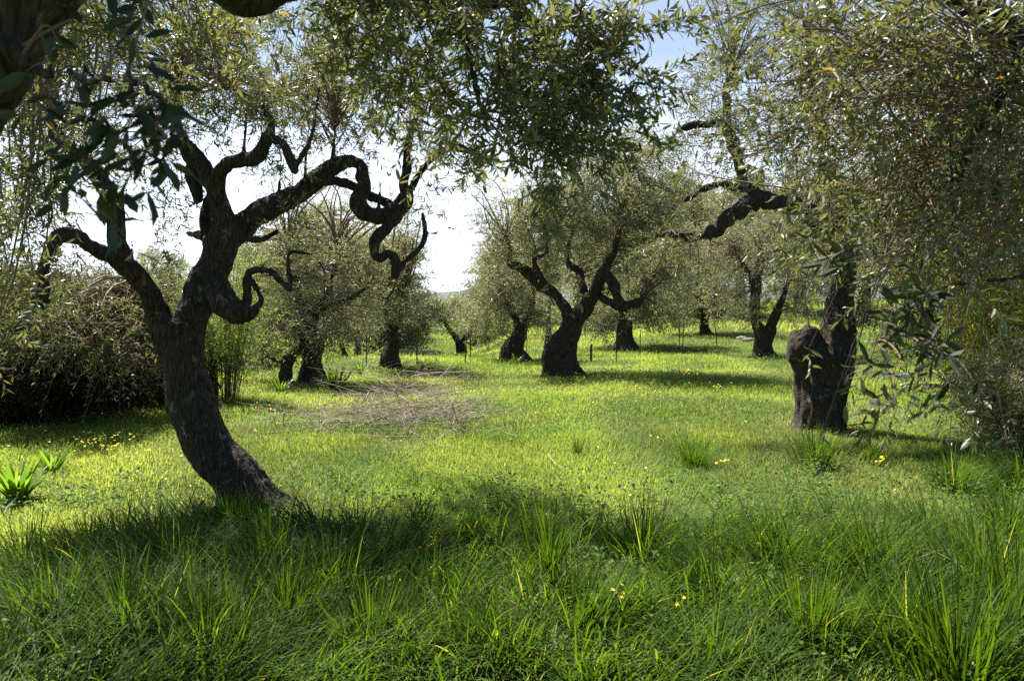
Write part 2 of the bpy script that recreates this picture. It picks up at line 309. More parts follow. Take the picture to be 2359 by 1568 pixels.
def tree(name, label, cat, d, base, paths, blobs, leaf, dd_leaf=0, voxel=None, group=None, bark=None, leafm=None, per=.08, sides=14, flare=.25, disp=.01, freq=9, rt=.010, **kw):
    """paths in picture units with depth d: rows (px,py,r_units[,depth offset]); first path is the trunk, base row first"""
    b0 = np.array(base); wb = Buf(); skel = []; bark = bark or M_BARK
    for k, pa in enumerate(paths):
        rows = []
        for q in pa:
            dz = d+(q[3] if len(q) > 3 else 0); rows.append([*P(q[0], q[1], dz), q[2]*dz/F])
        rows = np.array(rows)
        if k == 0: rows[0, :3] = b0-[0, 0, .12]
        sk = wood(wb, rows, sides, per, .19, flare if k == 0 else 0, seed=k+d)
        if k or len(paths) == 1: skel.append(sk)
        else: skel.append(sk[int(len(sk)*.75):])
    root = thing(name, b0, label, cat, group)
    me = wb.mesh("trunk", [bark], b0, True)
    if voxel: me = fuse(me, voxel, [bark], disp, freq)
    link("trunk", me, root)
    if blobs:
        cb = Buf(); bl = []
        for q in blobs:
            dz = d+q[4]; bl.append((P(q[0], q[1], dz), (q[2]*dz/F, q[5], q[3]*dz/F), q[6]))
        crown(cb, np.concatenate(skel), bl, leaf=leaf, rtube=rt, **kw)
        link("crown", cb.mesh("crown", [leafm or M_OLIVE, M_TWIG], b0), root)
    return root
# ------------------------------------------------------------------ terrain
def axis(a, b, n, c, pw):
    t = np.linspace(-1, 1, n); return c+np.where(t < 0, -(c-a)*np.abs(t)**pw, (b-c)*np.abs(t)**pw)
gx = axis(-900, 900, 321, 0, 3.2); gy = axis(-60, 1500, 401, 10, 3.2)
X, Y = np.meshgrid(gx, gy); Z = ground_z(X, Y); nx, ny = len(gx), len(gy)
i = (np.arange(ny-1)[:, None]*nx+np.arange(nx-1)[None]).ravel()
tag(link("ground", mesh("ground", np.stack([X, Y, Z], -1).reshape(-1, 3), [(np.stack([i, i+1, i+nx+1, i+nx], -1), 0)], [M_SOIL], None, True)), kind="structure")
# far hills
hx = np.linspace(-900, 900, 181); prof = 21+9*n2(hx, 0*hx, .006, 1)+5*n2(hx, 0*hx, .02, 4)+1.2*n2(hx, 0*hx, .2, 7)
rows = []
for k, (yy, f) in enumerate(((1050, -.1), (1150, .5), (1300, 1.0), (1450, .6))): rows.append(np.stack([hx, 0*hx+yy, prof*f], -1))
V = np.concatenate(rows); n_ = len(hx); i = (np.arange(3)[:, None]*n_+np.arange(n_-1)[None]).ravel()
M_HILL = flat_mat("wooded_hill", (.10, .13, .13), 1)
tag(link("hills", mesh("hills", V, [(np.stack([i, i+1, i+n_+1, i+n_], -1), 0)], [M_HILL], None, True)), kind="structure")
# ------------------------------------------------------------------ grass
def blades(buf, x, y, h, w, az, lean, curve, segs=2, tint=None, z=None, matid=0, wp=.8):
    N = len(x); zz = ground_z(x, y) if z is None else z
    p = np.stack([x, y, zz-.01], -1); da = np.stack([np.cos(az), np.sin(az), 0*az], -1); s = np.stack([-np.sin(az), np.cos(az), 0*az], -1)
    tw = R.normal(size=(N, 1))*.5; s = nrm(s+da*tw); vs = []; step = (h/segs)[:, None]
    for k in range(segs+1):
        t = k/segs; ww = (w*(1-t**1.6)**wp)[:, None]*.5
        if k < segs: vs += [p-s*ww, p+s*ww]
        else: vs.append(p)
        th = (lean+curve*(t+.5/segs))[:, None]; p = p+(da*np.sin(th)+np.array([0, 0, 1.])*np.cos(th))*step
    v = np.stack(vs, 1); K = 2*segs+1; i = np.arange(N)[:, None]*K; fs = []
    if segs > 1: fs.append(np.concatenate([i+[[2*k, 2*k+1, 2*k+3, 2*k+2]] for k in range(segs-1)]))
    fs.append(i+[[2*segs-2, 2*segs-1, 2*segs]])
    buf.add(v, fs, matid, np.repeat(R.random(N) if tint is None else tint, K))
def field(n, y0, y1, margin=1.5, pw=1.0):
    u = R.random(n)**pw; y = np.sqrt(y0**2+(y1**2-y0**2)*u); hw = y*.67+margin; x = (R.random(n)*2-1)*hw; return x, y
gb = Buf()
# (count, y range, height, width, segments)
for n, y0, y1, h0, w0, sg in ((62000, 1.9, 5.5, .13, .0062, 3), (150000, 5.2, 9.5, .085, .0070, 2), (190000, 9, 17, .085, .011, 2), (170000, 16, 32, .10, .018, 1), (110000, 30, 62, .2, .045, 1)):
    x, y = field(n, y0, y1, 1.2 if y0 < 9 else 3)
    tall = sst(.0, .6, n2(x, y, .8, 2))*sst(7.5, 4.5, y)
    hh = h0*(.45+.8*R.random(n))*(1+.35*n2(x, y, .5, 5)+.45*sst(.25, .7, n2(x, y, 1.6, 17)))*(1+.9*tall)
    az = n2(x, y, .45, 11)*4+R.normal(size=n)*1.1
    ti = np.clip(.46+.22*n2(x, y, .9, 4)+.30*n2(x, y, .22, 14)+R.normal(size=n)*.2, 0, .94); ti = np.where(R.random(n) < .012, .99, ti)
    blades(gb, x, y, hh, w0*(.6+.8*R.random(n)), az, R.random(n)*.35, R.random(n)*1.2+.2, sg, ti)
tag(link("meadow_grass", gb.mesh("meadow_grass", [M_GRASS])), "short bright green meadow grass covering the clearing", "grass", kind="stuff")
# low broad-leaved weeds between the blades
wbuf = Buf()
for n, y0, y1, s in ((26000, 2, 6.5, .022), (34000, 6, 13, .03), (26000, 12, 28, .05)):
    x, y = field(n, y0, y1); k = n2(x, y, 1.0, 8) > -.15; x, y = x[k], y[k]; n = len(x)
    o = np.stack([x, y, ground_z(x, y)+.02+R.random(n)*.075*(1+(y > 12))], -1); a = R.random(n)*6.28
    leaves(wbuf, o, np.stack([np.cos(a), np.sin(a), R.normal(size=n)*.4+.2], -1), R.normal(size=(n, 3))*.4+[0, 0, 1], s*(.7+.7*R.random(n)), s*.55, 0, None, 0)
n = 900; x, y = field(n, 2.2, 7, .6)
for x0, y0 in zip(x, y):
    k = int(R.integers(6, 16)); a = R.random(k)*6.28; r = R.random(k)*.07; z0 = float(ground_z(x0, y0))
    leaves(wbuf, np.stack([x0+np.cos(a)*r, y0+np.sin(a)*r, z0+.03+.14*R.random(k)], -1), np.stack([np.cos(a), np.sin(a), R.normal(size=k)*.3+.2], -1), R.normal(size=(k, 3))*.4+[0, 0, 1], .035*(.7+.7*R.random(k)), .022, 0, None, 1)
tag(link("low_weeds", wbuf.mesh("low_weeds", [M_WEED])), "low leafy weeds and clover growing among the meadow grass", "weeds", kind="stuff")
# tall lying grass over the foreground
tb = Buf(); nT = 1700
cx_, cy_ = field(nT, 2.0, 5.6, .8); keep = (n2(cx_, cy_, 1.3, 21) > -.05) & (R.random(nT) < sst(6.0, 4.0, cy_+.3*np.abs(cx_-.6)*0)+.1)
for x0, y0 in zip(cx_[keep], cy_[keep]):
    n = int(R.integers(16, 36)); flow = float(n2(x0, y0, .7, 31)*3.4)+1.0
    az = flow+R.normal(size=n)*(.35+.9*float(R.random())); h = (.26+.26*R.random(n))*(.75+.3*float(R.random()))
    blades(tb, x0+R.normal(size=n)*.05, y0+R.normal(size=n)*.05, h, (.0115*(.6+.7*R.random(n))), az, .15+R.random(n)*.5, .5+R.random(n)*1.7, 5, np.clip(R.normal(.45, .2, n)+.12*float(R.normal()), 0, .955)+(R.random(n) < .05)*.04)
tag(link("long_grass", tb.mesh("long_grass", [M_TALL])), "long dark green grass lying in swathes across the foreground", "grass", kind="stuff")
# tussocks
def tussock_mesh(n, h, spread, lean0, w=.007, seed=0, dirz=None):
    b = Buf(); a = R.random(n)*6.28; r = np.abs(R.normal(size=n))*spread
    x, y = np.cos(a)*r, np.sin(a)*r; az = a+R.normal(size=n)*.5
    if dirz is not None: az = np.where(R.random(n) < .6, dirz+R.normal(size=n)*.5, az)
    blades(b, x, y, h*(.5+.6*R.random(n)), w*(.6+.7*R.random(n)), az, lean0*R.random(n)+r*1.2, .1+R.random(n)**2*1.5, 6, np.clip(R.normal(.4, .22, n), 0, .955)+(R.random(n) < .03)*.04, z=np.zeros(n))
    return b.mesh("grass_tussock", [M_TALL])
TM = [tussock_mesh(330, .46, .10, .40, .0085), tussock_mesh(430, .46, .14, .85, .0085), tussock_mesh(480, .50, .17, .8, .0085, dirz=2.6), tussock_mesh(110, .58, .05, .14, .011)]
TUS = [(540, 1235, 0, .85, "tussock growing against the foot of the leaning trunk"), (215, 1300, 0, .8, "upright tussock below the sunlit strap-leaved plant at far left"),
 (395, 1330, 1, 1.0, "broad tussock just left of the leaning tree's foot"), (120, 1440, 0, .9, "tussock at the left edge of the photo in shade"),
 (480, 1540, 2, 1.15, "wide flopped tussock at the bottom left, darkest of the foreground"), (770, 1370, 1, .95, "dark tussock to the lower right of the leaning trunk"),
 (660, 1440, 0, .9, "thin-bladed tussock between the leaning trunk and the bottom edge"), (1262, 1350, 3, .95, "narrow spiky upright tussock near the middle of the foreground"),
 (1480, 1300, 1, 1.05, "fan-shaped tussock right of the narrow spiky one"), (1150, 1540, 2, .9, "flattened tussock at bottom centre with pale lying blades"),
 (1790, 1310, 2, 1.0, "tussock leaning left, left of the pair of dark tussocks at lower right"), (2010, 1330, 2, 1.05, "darkest tussock of the leaning pair at lower right"),
 (1870, 1500, 0, 1.1, "tall tussock with upright blades near the bottom right"), (2200, 1590, 0, 1.4, "fine-bladed tussock rising from the bottom edge at right"),
 (2330, 1480, 0, 1.35, "tall grey-green tussock at the right edge"), (2260, 1350, 1, 1.2, "grey-green tussock left of the one at the right edge"),
 (2200, 1130, 1, .95, "large silvery tussock beside the hanging right-hand twigs"), (1880, 1075, 0, .95, "bright tussock hiding the foot of the knobbly trunk"),
 (1995, 1065, 1, .7, "shaded tussock just right of the knobbly trunk"), (1597, 1078, 0, .75, "lone tussock in the sunlit grass left of the knobbly trunk"),
 (1330, 1050, 3, .45, "small lone tussock in the middle of the sunny meadow"), (2320, 1240, 1, 1.0, "tussock between the silvery one and the right edge"),
 (2060, 1480, 1, 1.1, "wide tussock between the upright one near the bottom right and the right edge clump"), (1640, 1400, 2, 1.0, "flopped dark tussock right of the middle, above the lowest buttercup"), (1330, 1470, 1, .95, "low spreading tussock below the narrow spiky one"),
 (1010, 1440, 2, .85, "flattened tussock just below the left buttercup clump"), (880, 1300, 1, .75, "shaded tussock in the dappled patch right of the leaning trunk"), (620, 1330, 3, .8, "thin dark blades rising straight below the leaning trunk's foot"),
 (60, 1330, 1, .9, "dark tussock below the strap-leaved plant at the left edge"), (300, 1470, 1, 1.05, "big dark fan-shaped tussock in the lower left corner area"), (860, 1500, 0, .95, "upright dark tussock left of bottom centre"),
 (1640, 1560, 1, 1.0, "tussock at the bottom edge right of centre"), (2140, 1260, 2, .9, "leaning tussock right of the dark leaning pair"), (2350, 1130, 2, .9, "tussock at the right edge under the dark bush")]
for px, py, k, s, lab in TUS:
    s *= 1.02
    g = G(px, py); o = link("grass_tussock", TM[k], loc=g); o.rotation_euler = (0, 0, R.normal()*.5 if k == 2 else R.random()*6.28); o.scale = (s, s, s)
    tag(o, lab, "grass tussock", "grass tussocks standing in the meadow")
# ------------------------------------------------------------------ the leaning olive on the left
b0 = G(585, 1178); D0 = b0[1]
LP = [[(588, 1178, 62), (552, 1116, 54), (496, 1046, 50), (455, 964, 50), (432, 890, 49), (420, 830, 49), (410, 780, 52), (408, 745, 50)],
 [(396, 775, 36, 0), (366, 733, 26, -.05), (343, 672, 22, -.15), (311, 630, 24, -.25), (283, 604, 22, -.3), (270, 560, 18, -.35), (266, 493, 18, -.4), (243, 432, 18, -.4), (205, 382, 15, -.45), (173, 354, 11, -.5), (130, 300, 7, -.4), (110, 230, 4, -.4)],
 [(290, 612, 20, -.28), (250, 588, 17, -.45), (215, 572, 14, -.55), (190, 552, 15, -.6), (150, 541, 18, -.7), (128, 556, 13, -.75), (112, 590, 10, -.8), (98, 625, 11, -.8), (100, 660, 11, -.8), (94, 688, 17, -.8), (84, 700, 15, -.8)],
 [(425, 790, 42, 0), (440, 740, 38, .05), (458, 697, 38, .1), (485, 627, 37, .12), (503, 580, 34, .15), (517, 530, 30, .15), (511, 480, 22, .1), (499, 442, 19, .05), (503, 406, 16, 0), (523, 380, 15, -.05), (556, 369, 15, -.1), (586, 364, 15, -.15), (604, 343, 15, -.2), (617, 318, 13, -.2), (624, 280, 7, -.2), (604, 250, 5, -.2), (577, 222, 4, -.2), (535, 206, 3, -.2), (493, 201, 2, -.2)],
 [(500, 445, 17, .05), (478, 402, 18, .2), (456, 371, 20, .3), (437, 345, 20, .35), (420, 320, 10, .4), (408, 250, 6, .5), (415, 150, 4, .5)],
 [(452, 365, 14, .3), (443, 400, 14, .25), (452, 440, 13, .2), (456, 466, 7, .2)], [(456, 464, 3, .2), (431, 477, 2, .2), (400, 470, 2, .1), (370, 480, 1.5, 0)],
 [(508, 590, 24, .2), (480, 550, 16, .3), (455, 541, 9, .35), (428, 537, 3, .35)], [(482, 552, 12, .3), (474, 512, 12, .35), (478, 470, 11, .3), (490, 445, 9, .2)],
 [(614, 316, 9, -.2), (650, 330, 8, -.3), (666, 362, 9, -.35), (679, 394, 7, -.35), (681, 400, 2, -.35)], [(678, 388, 7, -.35), (697, 356, 5, -.35), (713, 329, 4, -.35), (725, 280, 3, -.3), (735, 200, 2, -.2)],
 [(515, 570, 30, .15), (555, 523, 27, .25), (594, 491, 26, .35), (646, 466, 23, .5), (692, 442, 21, .6), (735, 407, 20, .7), (770, 383, 17, .75), (803, 371, 14, .75), (829, 380, 12, .7), (833, 407, 13, .65), (838, 435, 15, .6), (825, 463, 17, .55), (838, 489, 17, .5), (868, 499, 17, .5), (904, 491, 18, .5), (930, 468, 19, .5), (937, 445, 14, .5), (929, 425, 10, .5), (938, 382, 9, .5), (940, 330, 7, .5), (960, 250, 5, .5), (950, 150, 3, .5)],
 [(932, 462, 12, .5), (952, 425, 8, .45), (968, 398, 6, .4), (1000, 360, 5, .3), (1040, 345, 4, .2), (1080, 350, 4, .1), (1120, 365, 4, 0), (1090, 395, 3, 0), (1060, 400, 2, 0)],
 [(1020, 350, 4, .3), (1050, 330, 4, .3), (1100, 360, 5, .3), (1125, 370, 5, .3), (1140, 335, 4, .3), (1150, 260, 3, .3)],
 [(922, 490, 13, .5), (893, 523, 12, .45), (868, 548, 12, .4), (861, 579, 11, .35), (873, 595, 9, .3), (892, 584, 8, .3), (906, 590, 9, .3), (911, 611, 10, .3), (908, 639, 8, .3)],
 [(912, 625, 6, .3), (939, 597, 5, .35), (967, 572, 5, .4), (978, 548, 5, .4), (978, 519, 4, .4), (972, 491, 2.5, .4)], [(979, 535, 3, .4), (1002, 538, 2, .4), (1024, 524, 2, .4), (1045, 528, 1.5, .4)],
 [(725, 424, 9, .7), (770, 417, 9, .8), (816, 431, 9, .85), (854, 452, 9, .8), (904, 472, 8, .6)],
 [(474, 620, 16, .15), (500, 668, 28, 0), (518, 700, 28, -.15), (545, 720, 25, -.22), (572, 722, 18, -.25), (588, 714, 9, -.25), (601, 692, 6, -.25), (591, 664, 6, -.2), (576, 643, 7, -.15), (572, 630, 7, -.15), (590, 621, 7, -.2), (621, 625, 7, -.3), (650, 650, 6, -.35), (671, 667, 5, -.4)],
 [(569, 715, 10, -.2), (569, 671, 9, -.15), (566, 640, 9, -.12)], [(669, 664, 5, -.4), (667, 640, 4, -.4), (664, 586, 3.5, -.4), (692, 581, 3, -.4), (727, 593, 2.5, -.4), (750, 630, 2, -.4)],
 [(555, 545, 8, .3), (590, 552, 7, .4), (612, 548, 5, .5), (640, 532, 4, .5)]]
for a_, b_, h_, dz in ((700, 436, 150, .6), (640, 462, 110, .5), (560, 366, 140, -.1), (600, 350, 170, -.2), (765, 384, 130, .75), (500, 440, 90, .1), (245, 430, 120, -.4), (300, 620, 70, -.3), (870, 500, 90, .5), (925, 440, 120, .5)):
    LP.append([(a_, b_, 4, dz), (a_+4, b_-h_*.4, 2.6, dz), (a_-3+h_*.1, b_-h_, 1.5, dz-.05)])
LB = [(150, 120, 190, 130, .3, 1.0, 120), (130, 300, 120, 100, .4, .8, 60), (420, 110, 200, 120, .3, 1.2, 100), (680, 130, 200, 130, 1.2, 1.2, 130), (620, 200, 240, 90, 1.9, .8, 60), (930, 130, 130, 130, .8, .8, 22), (250, 300, 140, 90, .1, .7, 26),
 (480, 270, 100, 70, .1, .5, 24), (640, 260, 110, 70, 0, .6, 34), (800, 290, 110, 70, .9, .6, 40), (960, 300, 80, 90, .5, .4, 26), (1040, 390, 60, 60, .2, .4, 12), (80, 480, 90, 120, -.5, .6, 36), (60, 640, 70, 60, -.6, .5, 14),
 (380, 470, 60, 40, .2, .4, 10), (700, 520, 60, 50, .3, .4, 6), (1010, 500, 40, 60, .4, .3, 4), (640, 390, 50, 50, .3, .3, 5), (380, 560, 60, 30, .3, .3, 3), (420, -60, 420, 90, .3, 1.4, 16), (160, -130, 260, 100, -.2, 1.2, 44)]  # last two: unseen clusters above the frame, added and thinned for foreground shade
tree("leaning_olive_tree", "dark leaning olive with contorted looping limbs at left, nearest whole tree", "tree", D0, b0, LP, LB, (.055, .0125), voxel=.011, per=.03, sides=18, disp=.007, freq=24, flare=.2, K=18, tl=.26, m=5, rt=.007, droop=.12, dens=.66)
# ------------------------------------------------------------------ the olive in the middle
b0 = G(1291, 864); D = b0[1]
CP = [[(1291, 864, 36), (1290, 838, 34), (1291, 815, 34), (1299, 789, 32), (1311, 760, 26), (1318, 732, 21)],
 [(1313, 735, 15), (1305, 716, 12), (1292, 695, 12, .1), (1275, 676, 12, .2), (1246, 657, 13, .3), (1223, 633, 13, .4), (1195, 615, 9, .5), (1171, 607, 6, .6), (1176, 584, 4, .6), (1165, 545, 3, .6)],
 [(1260, 660, 7, .2), (1240, 628, 6, .1), (1231, 598, 5, 0), (1258, 584, 4, 0), (1262, 540, 3, 0)],
 [(1322, 738, 19), (1350, 706, 19), (1369, 671, 13, -.1), (1383, 638, 12, -.2), (1399, 608, 9, -.3), (1413, 582, 7, -.3), (1425, 530, 5, -.3), (1440, 450, 4, 0), (1455, 380, 3, .2)],
 [(1352, 700, 9), (1340, 652, 8, .2), (1331, 622, 8, .4), (1310, 610, 7, .5), (1305, 585, 5, .5), (1320, 530, 4, .5), (1350, 460, 3, .6)],
 [(1377, 680, 7), (1404, 695, 8, -.3), (1430, 706, 11, -.4), (1450, 701, 9, -.5), (1477, 690, 6, -.6), (1491, 671, 4, -.6)], [(1396, 630, 8, -.3), (1413, 655, 12, -.4), (1420, 680, 10, -.4), (1432, 702, 10, -.4)]]
CB = [(1110, 470, 60, 60, .5, .9, 16), (1180, 520, 85, 65, .3, 1.1, 60), (1290, 470, 110, 70, 0, 1.5, 100), (1400, 460, 100, 90, 0, 1.4, 100), (1460, 370, 80, 75, .3, 1.2, 80), (1330, 370, 90, 60, .3, 1.2, 50), (1500, 500, 80, 80, -.3, 1.2, 75), (1150, 590, 50, 50, .5, .8, 30), (1350, 560, 90, 50, .6, 1.0, 46), (1520, 600, 60, 60, -.3, .9, 40), (1440, 610, 60, 40, .4, .7, 24), (1230, 600, 50, 30, .8, .5, 14)]
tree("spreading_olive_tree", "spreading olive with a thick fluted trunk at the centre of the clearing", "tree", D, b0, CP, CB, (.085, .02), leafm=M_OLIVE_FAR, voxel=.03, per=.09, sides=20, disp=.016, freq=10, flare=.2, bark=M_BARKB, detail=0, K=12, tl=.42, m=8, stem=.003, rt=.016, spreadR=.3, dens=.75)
# ------------------------------------------------------------------ the knobbly olive on the right
b0 = G(1884, 990); D = b0[1]
KP = [[(1887, 990, 58), (1887, 940, 57), (1888, 900, 57), (1893, 860, 54), (1910, 825, 50), (1923, 790, 42), (1930, 755, 34), (1932, 722, 28), (1936, 676, 24), (1940, 620, 23), (1925, 560, 26), (1900, 515, 24)],
 [(1872, 885, 36, -.05), (1860, 850, 26, -.1), (1851, 818, 33, -.12), (1849, 794, 34, -.12), (1857, 776, 26, -.1), (1872, 768, 14, -.05)], [(1880, 830, 20, .1), (1895, 780, 13, .1), (1905, 745, 9, .1)],
 [(1905, 520, 22), (1860, 488, 17, -.1), (1800, 468, 15, -.3), (1753, 462, 15, -.4), (1722, 472, 14, -.5), (1679, 500, 14, -.6), (1656, 527, 12, -.6), (1621, 542, 11, -.6), (1591, 547, 8, -.6), (1547, 539, 5, -.6), (1510, 545, 3, -.6)],
 [(1760, 462, 12, -.4), (1725, 432, 9, -.3), (1703, 400, 8, -.2), (1697, 359, 9, -.2), (1680, 312, 10, -.1), (1665, 286, 10, -.1), (1632, 286, 7, -.1), (1600, 288, 4, -.1), (1560, 300, 2, -.1)],
 [(1667, 288, 9, -.1), (1676, 257, 5, 0), (1670, 215, 4, 0), (1690, 150, 3, 0)], [(1722, 438, 5, -.3), (1691, 433, 4, -.4), (1662, 424, 4, -.5), (1626, 433, 3, -.5), (1577, 462, 2, -.5)],
 [(1930, 540, 20), (1973, 520, 17, .2), (2032, 480, 14, .4), (2100, 430, 10, .5), (2160, 350, 7, .6)], [(1915, 530, 18), (1930, 460, 12, .3), (1900, 380, 9, .4), (1890, 300, 7, .4), (1860, 180, 5, .4)],
 [(1890, 300, 7, .4), (1896, 230, 6, .3), (1880, 172, 7, .2), (1840, 185, 6, .1), (1805, 200, 4, 0)]]
KB = [(1620, 330, 90, 80, -.2, .6, 40), (1680, 200, 110, 100, 0, .8, 80), (1740, 80, 130, 90, 0, .9, 70), (1830, 250, 110, 100, .2, .9, 70), (1960, 300, 130, 120, .4, 1.0, 80), (2100, 330, 120, 130, .5, 1.0, 60), (1560, 560, 60, 50, -.6, .6, 26), (1650, 470, 60, 40, -.5, .5, 14),
 (1950, 120, 140, 100, .3, 1.0, 70), (2150, 150, 140, 100, .5, 1.0, 60), (1800, 400, 80, 60, .1, .7, 36), (2000, 480, 110, 70, .4, .8, 40), (1600, 640, 60, 60, -.4, .5, 8), (1830, -50, 260, 80, .2, 1.2, 60), (1900, 640, 90, 50, -.2, .5, 26), (1990, 700, 60, 40, 0, .4, 12)]
tree("knobbly_olive_tree", "knobbly olive with a burl on its short thick trunk at right", "tree", D, b0, KP, KB, (.06, .014), voxel=.018, per=.05, sides=20, disp=.028, freq=9, flare=.07, bark=M_BARK, detail=0, K=14, tl=.30, m=6, stem=.002, rt=.010, droop=.35, dens=.6)
# ------------------------------------------------------------------ middle distance olives
def mid(name, label, base, d, paths, blobs, leaf=(.10, .024), n=7, m=None, **kw):
    b = G(*base) if d is None else None
    if d is not None: b = P(base[0], base[1], d); b[2] = ground_z(b[0], b[1])
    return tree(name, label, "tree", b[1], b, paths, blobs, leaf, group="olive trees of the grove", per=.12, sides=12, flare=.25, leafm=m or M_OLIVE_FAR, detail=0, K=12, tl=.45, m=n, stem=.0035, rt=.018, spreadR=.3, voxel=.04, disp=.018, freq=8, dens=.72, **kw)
mid("olive_tree", "olive with a stout dark trunk behind the contorted looping limb", (718, 882), None, [[(718, 882, 24), (718, 850, 23), (720, 820, 21), (724, 795, 19), (715, 760, 14), (708, 720, 15)], [(712, 740, 12), (690, 700, 9, .3), (680, 640, 6, .4), (665, 560, 4, .5)], [(712, 740, 12), (740, 700, 9, -.2), (765, 640, 7, -.3), (780, 570, 5, -.3)], [(735, 710, 7), (800, 690, 6, -.4), (850, 660, 4, -.6)]],
    [(640, 640, 85, 70, .3, 1.2, 70), (740, 600, 90, 80, 0, 1.2, 90), (830, 650, 70, 70, -.3, 1.0, 60), (700, 520, 70, 50, .2, .9, 22), (650, 740, 70, 50, .2, .9, 46), (760, 730, 80, 40, -.3, .9, 50), (600, 560, 60, 50, .5, .8, 24), (700, 450, 110, 60, .4, 1.0, 28), (860, 490, 70, 50, .3, .9, 20), (600, 820, 50, 24, .3, .7, 14)], leaf=(.08, .019))
mid("olive_tree", "slender curved olive just left of the stout dark trunk", (660, 886), None, [[(660, 886, 11), (658, 855, 11), (664, 830, 11), (682, 812, 10), (700, 790, 8), (690, 760, 6)], [(668, 828, 5), (640, 832, 4), (610, 822, 3), (590, 840, 2)]], [(640, 775, 60, 35, 0, .7, 20)], leaf=(.08, .019))
mid("olive_tree", "narrow upright olive with an hourglass trunk in front of the metal shed", (900, 842), None, [[(900, 842, 18), (898, 815, 15), (906, 790, 13), (900, 765, 12), (905, 740, 9)], [(900, 760, 8), (890, 725, 6, .2), (885, 680, 4, .2)], [(908, 765, 6), (920, 730, 5, -.2), (925, 690, 4, -.2)]],
    [(900, 620, 75, 80, 0, 1.1, 80), (930, 500, 60, 40, 0, .8, 12), (850, 580, 50, 50, .2, .8, 34), (930, 700, 50, 50, -.2, .7, 40), (870, 700, 45, 50, .2, .7, 30), (940, 580, 40, 50, 0, .6, 24)], leaf=(.09, .021))
mid("olive_tree", "small round olive in the far gap under the open sky", (1062, 828), 33, [[(1062, 828, 11), (1062, 800, 10), (1058, 785, 9)], [(1058, 790, 7), (1040, 765, 5, .2), (1020, 740, 3, .3)], [(1060, 788, 6), (1078, 772, 5, -.2), (1090, 750, 3, -.2)]],
    [(1040, 720, 60, 35, 0, 1.0, 60), (1090, 755, 30, 30, 0, .7, 20), (1010, 700, 30, 25, 0, .6, 14)], leaf=(.12, .028))
mid("olive_tree", "silvery olive with a hollow slanting stump left of the central tree", (1185, 832), None, [[(1185, 832, 26), (1183, 805, 24), (1192, 785, 18), (1198, 765, 15)], [(1176, 812, 14), (1180, 790, 10), (1186, 770, 6)], [(1198, 775, 12), (1190, 740, 8, .2), (1160, 700, 5, .4)], [(1200, 770, 11), (1215, 730, 8, -.2), (1230, 690, 5, -.3)]],
    [(1140, 680, 70, 70, .3, 1.3, 90), (1210, 700, 60, 60, .2, 1.1, 60), (1170, 610, 60, 40, .3, 1.0, 40), (1120, 745, 40, 40, .2, .8, 26), (1260, 740, 40, 30, .8, .8, 18)], leaf=(.10, .024))
mid("olive_tree", "slim straight olive trunk close behind the central tree", (1262, 815), 23, [[(1262, 815, 8), (1260, 790, 7), (1264, 765, 7), (1262, 740, 6), (1268, 700, 4)]], [(1262, 690, 45, 40, 0, .8, 24)])
mid("olive_tree", "olive with a broad pale stump right of the central tree", (1442, 806), None, [[(1442, 806, 22), (1440, 785, 18), (1438, 765, 17), (1440, 740, 14), (1442, 715, 10)], [(1440, 730, 8), (1420, 700, 6), (1400, 660, 4)], [(1442, 725, 8), (1470, 700, 6), (1500, 660, 4)]],
    [(1420, 690, 90, 50, .5, 1.4, 70), (1500, 680, 70, 55, .5, 1.3, 66), (1460, 610, 90, 60, .8, 1.3, 60), (1370, 720, 50, 30, .8, 1.0, 24), (1545, 620, 60, 60, .2, 1.0, 40), (1500, 735, 60, 22, .3, 1.0, 20), (1390, 745, 45, 20, .8, .8, 14)], leaf=(.13, .03))
mid("olive_tree", "thin olive behind the three fence posts, right of centre", (1626, 792), 29, [[(1626, 792, 11), (1624, 770, 9), (1622, 745, 8), (1624, 715, 6)]], [(1590, 680, 70, 50, 0, 1.3, 56), (1660, 660, 70, 50, 0, 1.3, 56), (1620, 600, 80, 50, .3, 1.2, 50), (1560, 720, 60, 30, 0, .9, 34), (1660, 725, 50, 24, 0, .9, 24), (1600, 540, 70, 40, .3, 1.0, 24)], leaf=(.13, .03))
mid("olive_tree", "double-trunked olive seen left of the knobbly trunk", (1762, 800), 21.5, [[(1765, 800, 20), (1752, 770, 15), (1742, 740, 12), (1738, 700, 12), (1745, 640, 10), (1752, 580, 8)], [(1768, 785, 13), (1780, 740, 11, -.1), (1795, 705, 8, -.2), (1815, 650, 5, -.3)], [(1742, 670, 9), (1725, 630, 6), (1700, 590, 4)]],
    [(1700, 620, 70, 60, .3, 1.2, 60), (1780, 600, 80, 70, 0, 1.3, 66), (1640, 560, 60, 50, .4, 1.0, 40), (1840, 640, 60, 60, -.2, 1.1, 46), (1700, 705, 60, 34, 0, .9, 36), (1830, 715, 50, 30, .2, .9, 24), (1750, 530, 90, 50, .2, 1.1, 50)], leaf=(.09, .021))
mid("olive_tree", "small forked olive below the shed's left end", (808, 850), 20.6, [[(808, 850, 8), (806, 840, 9), (795, 822, 6), (785, 790, 4)], [(806, 842, 8), (822, 820, 8), (824, 790, 6), (820, 750, 4)]], [(800, 740, 40, 36, 0, .7, 26), (840, 720, 30, 30, 0, .6, 16)])
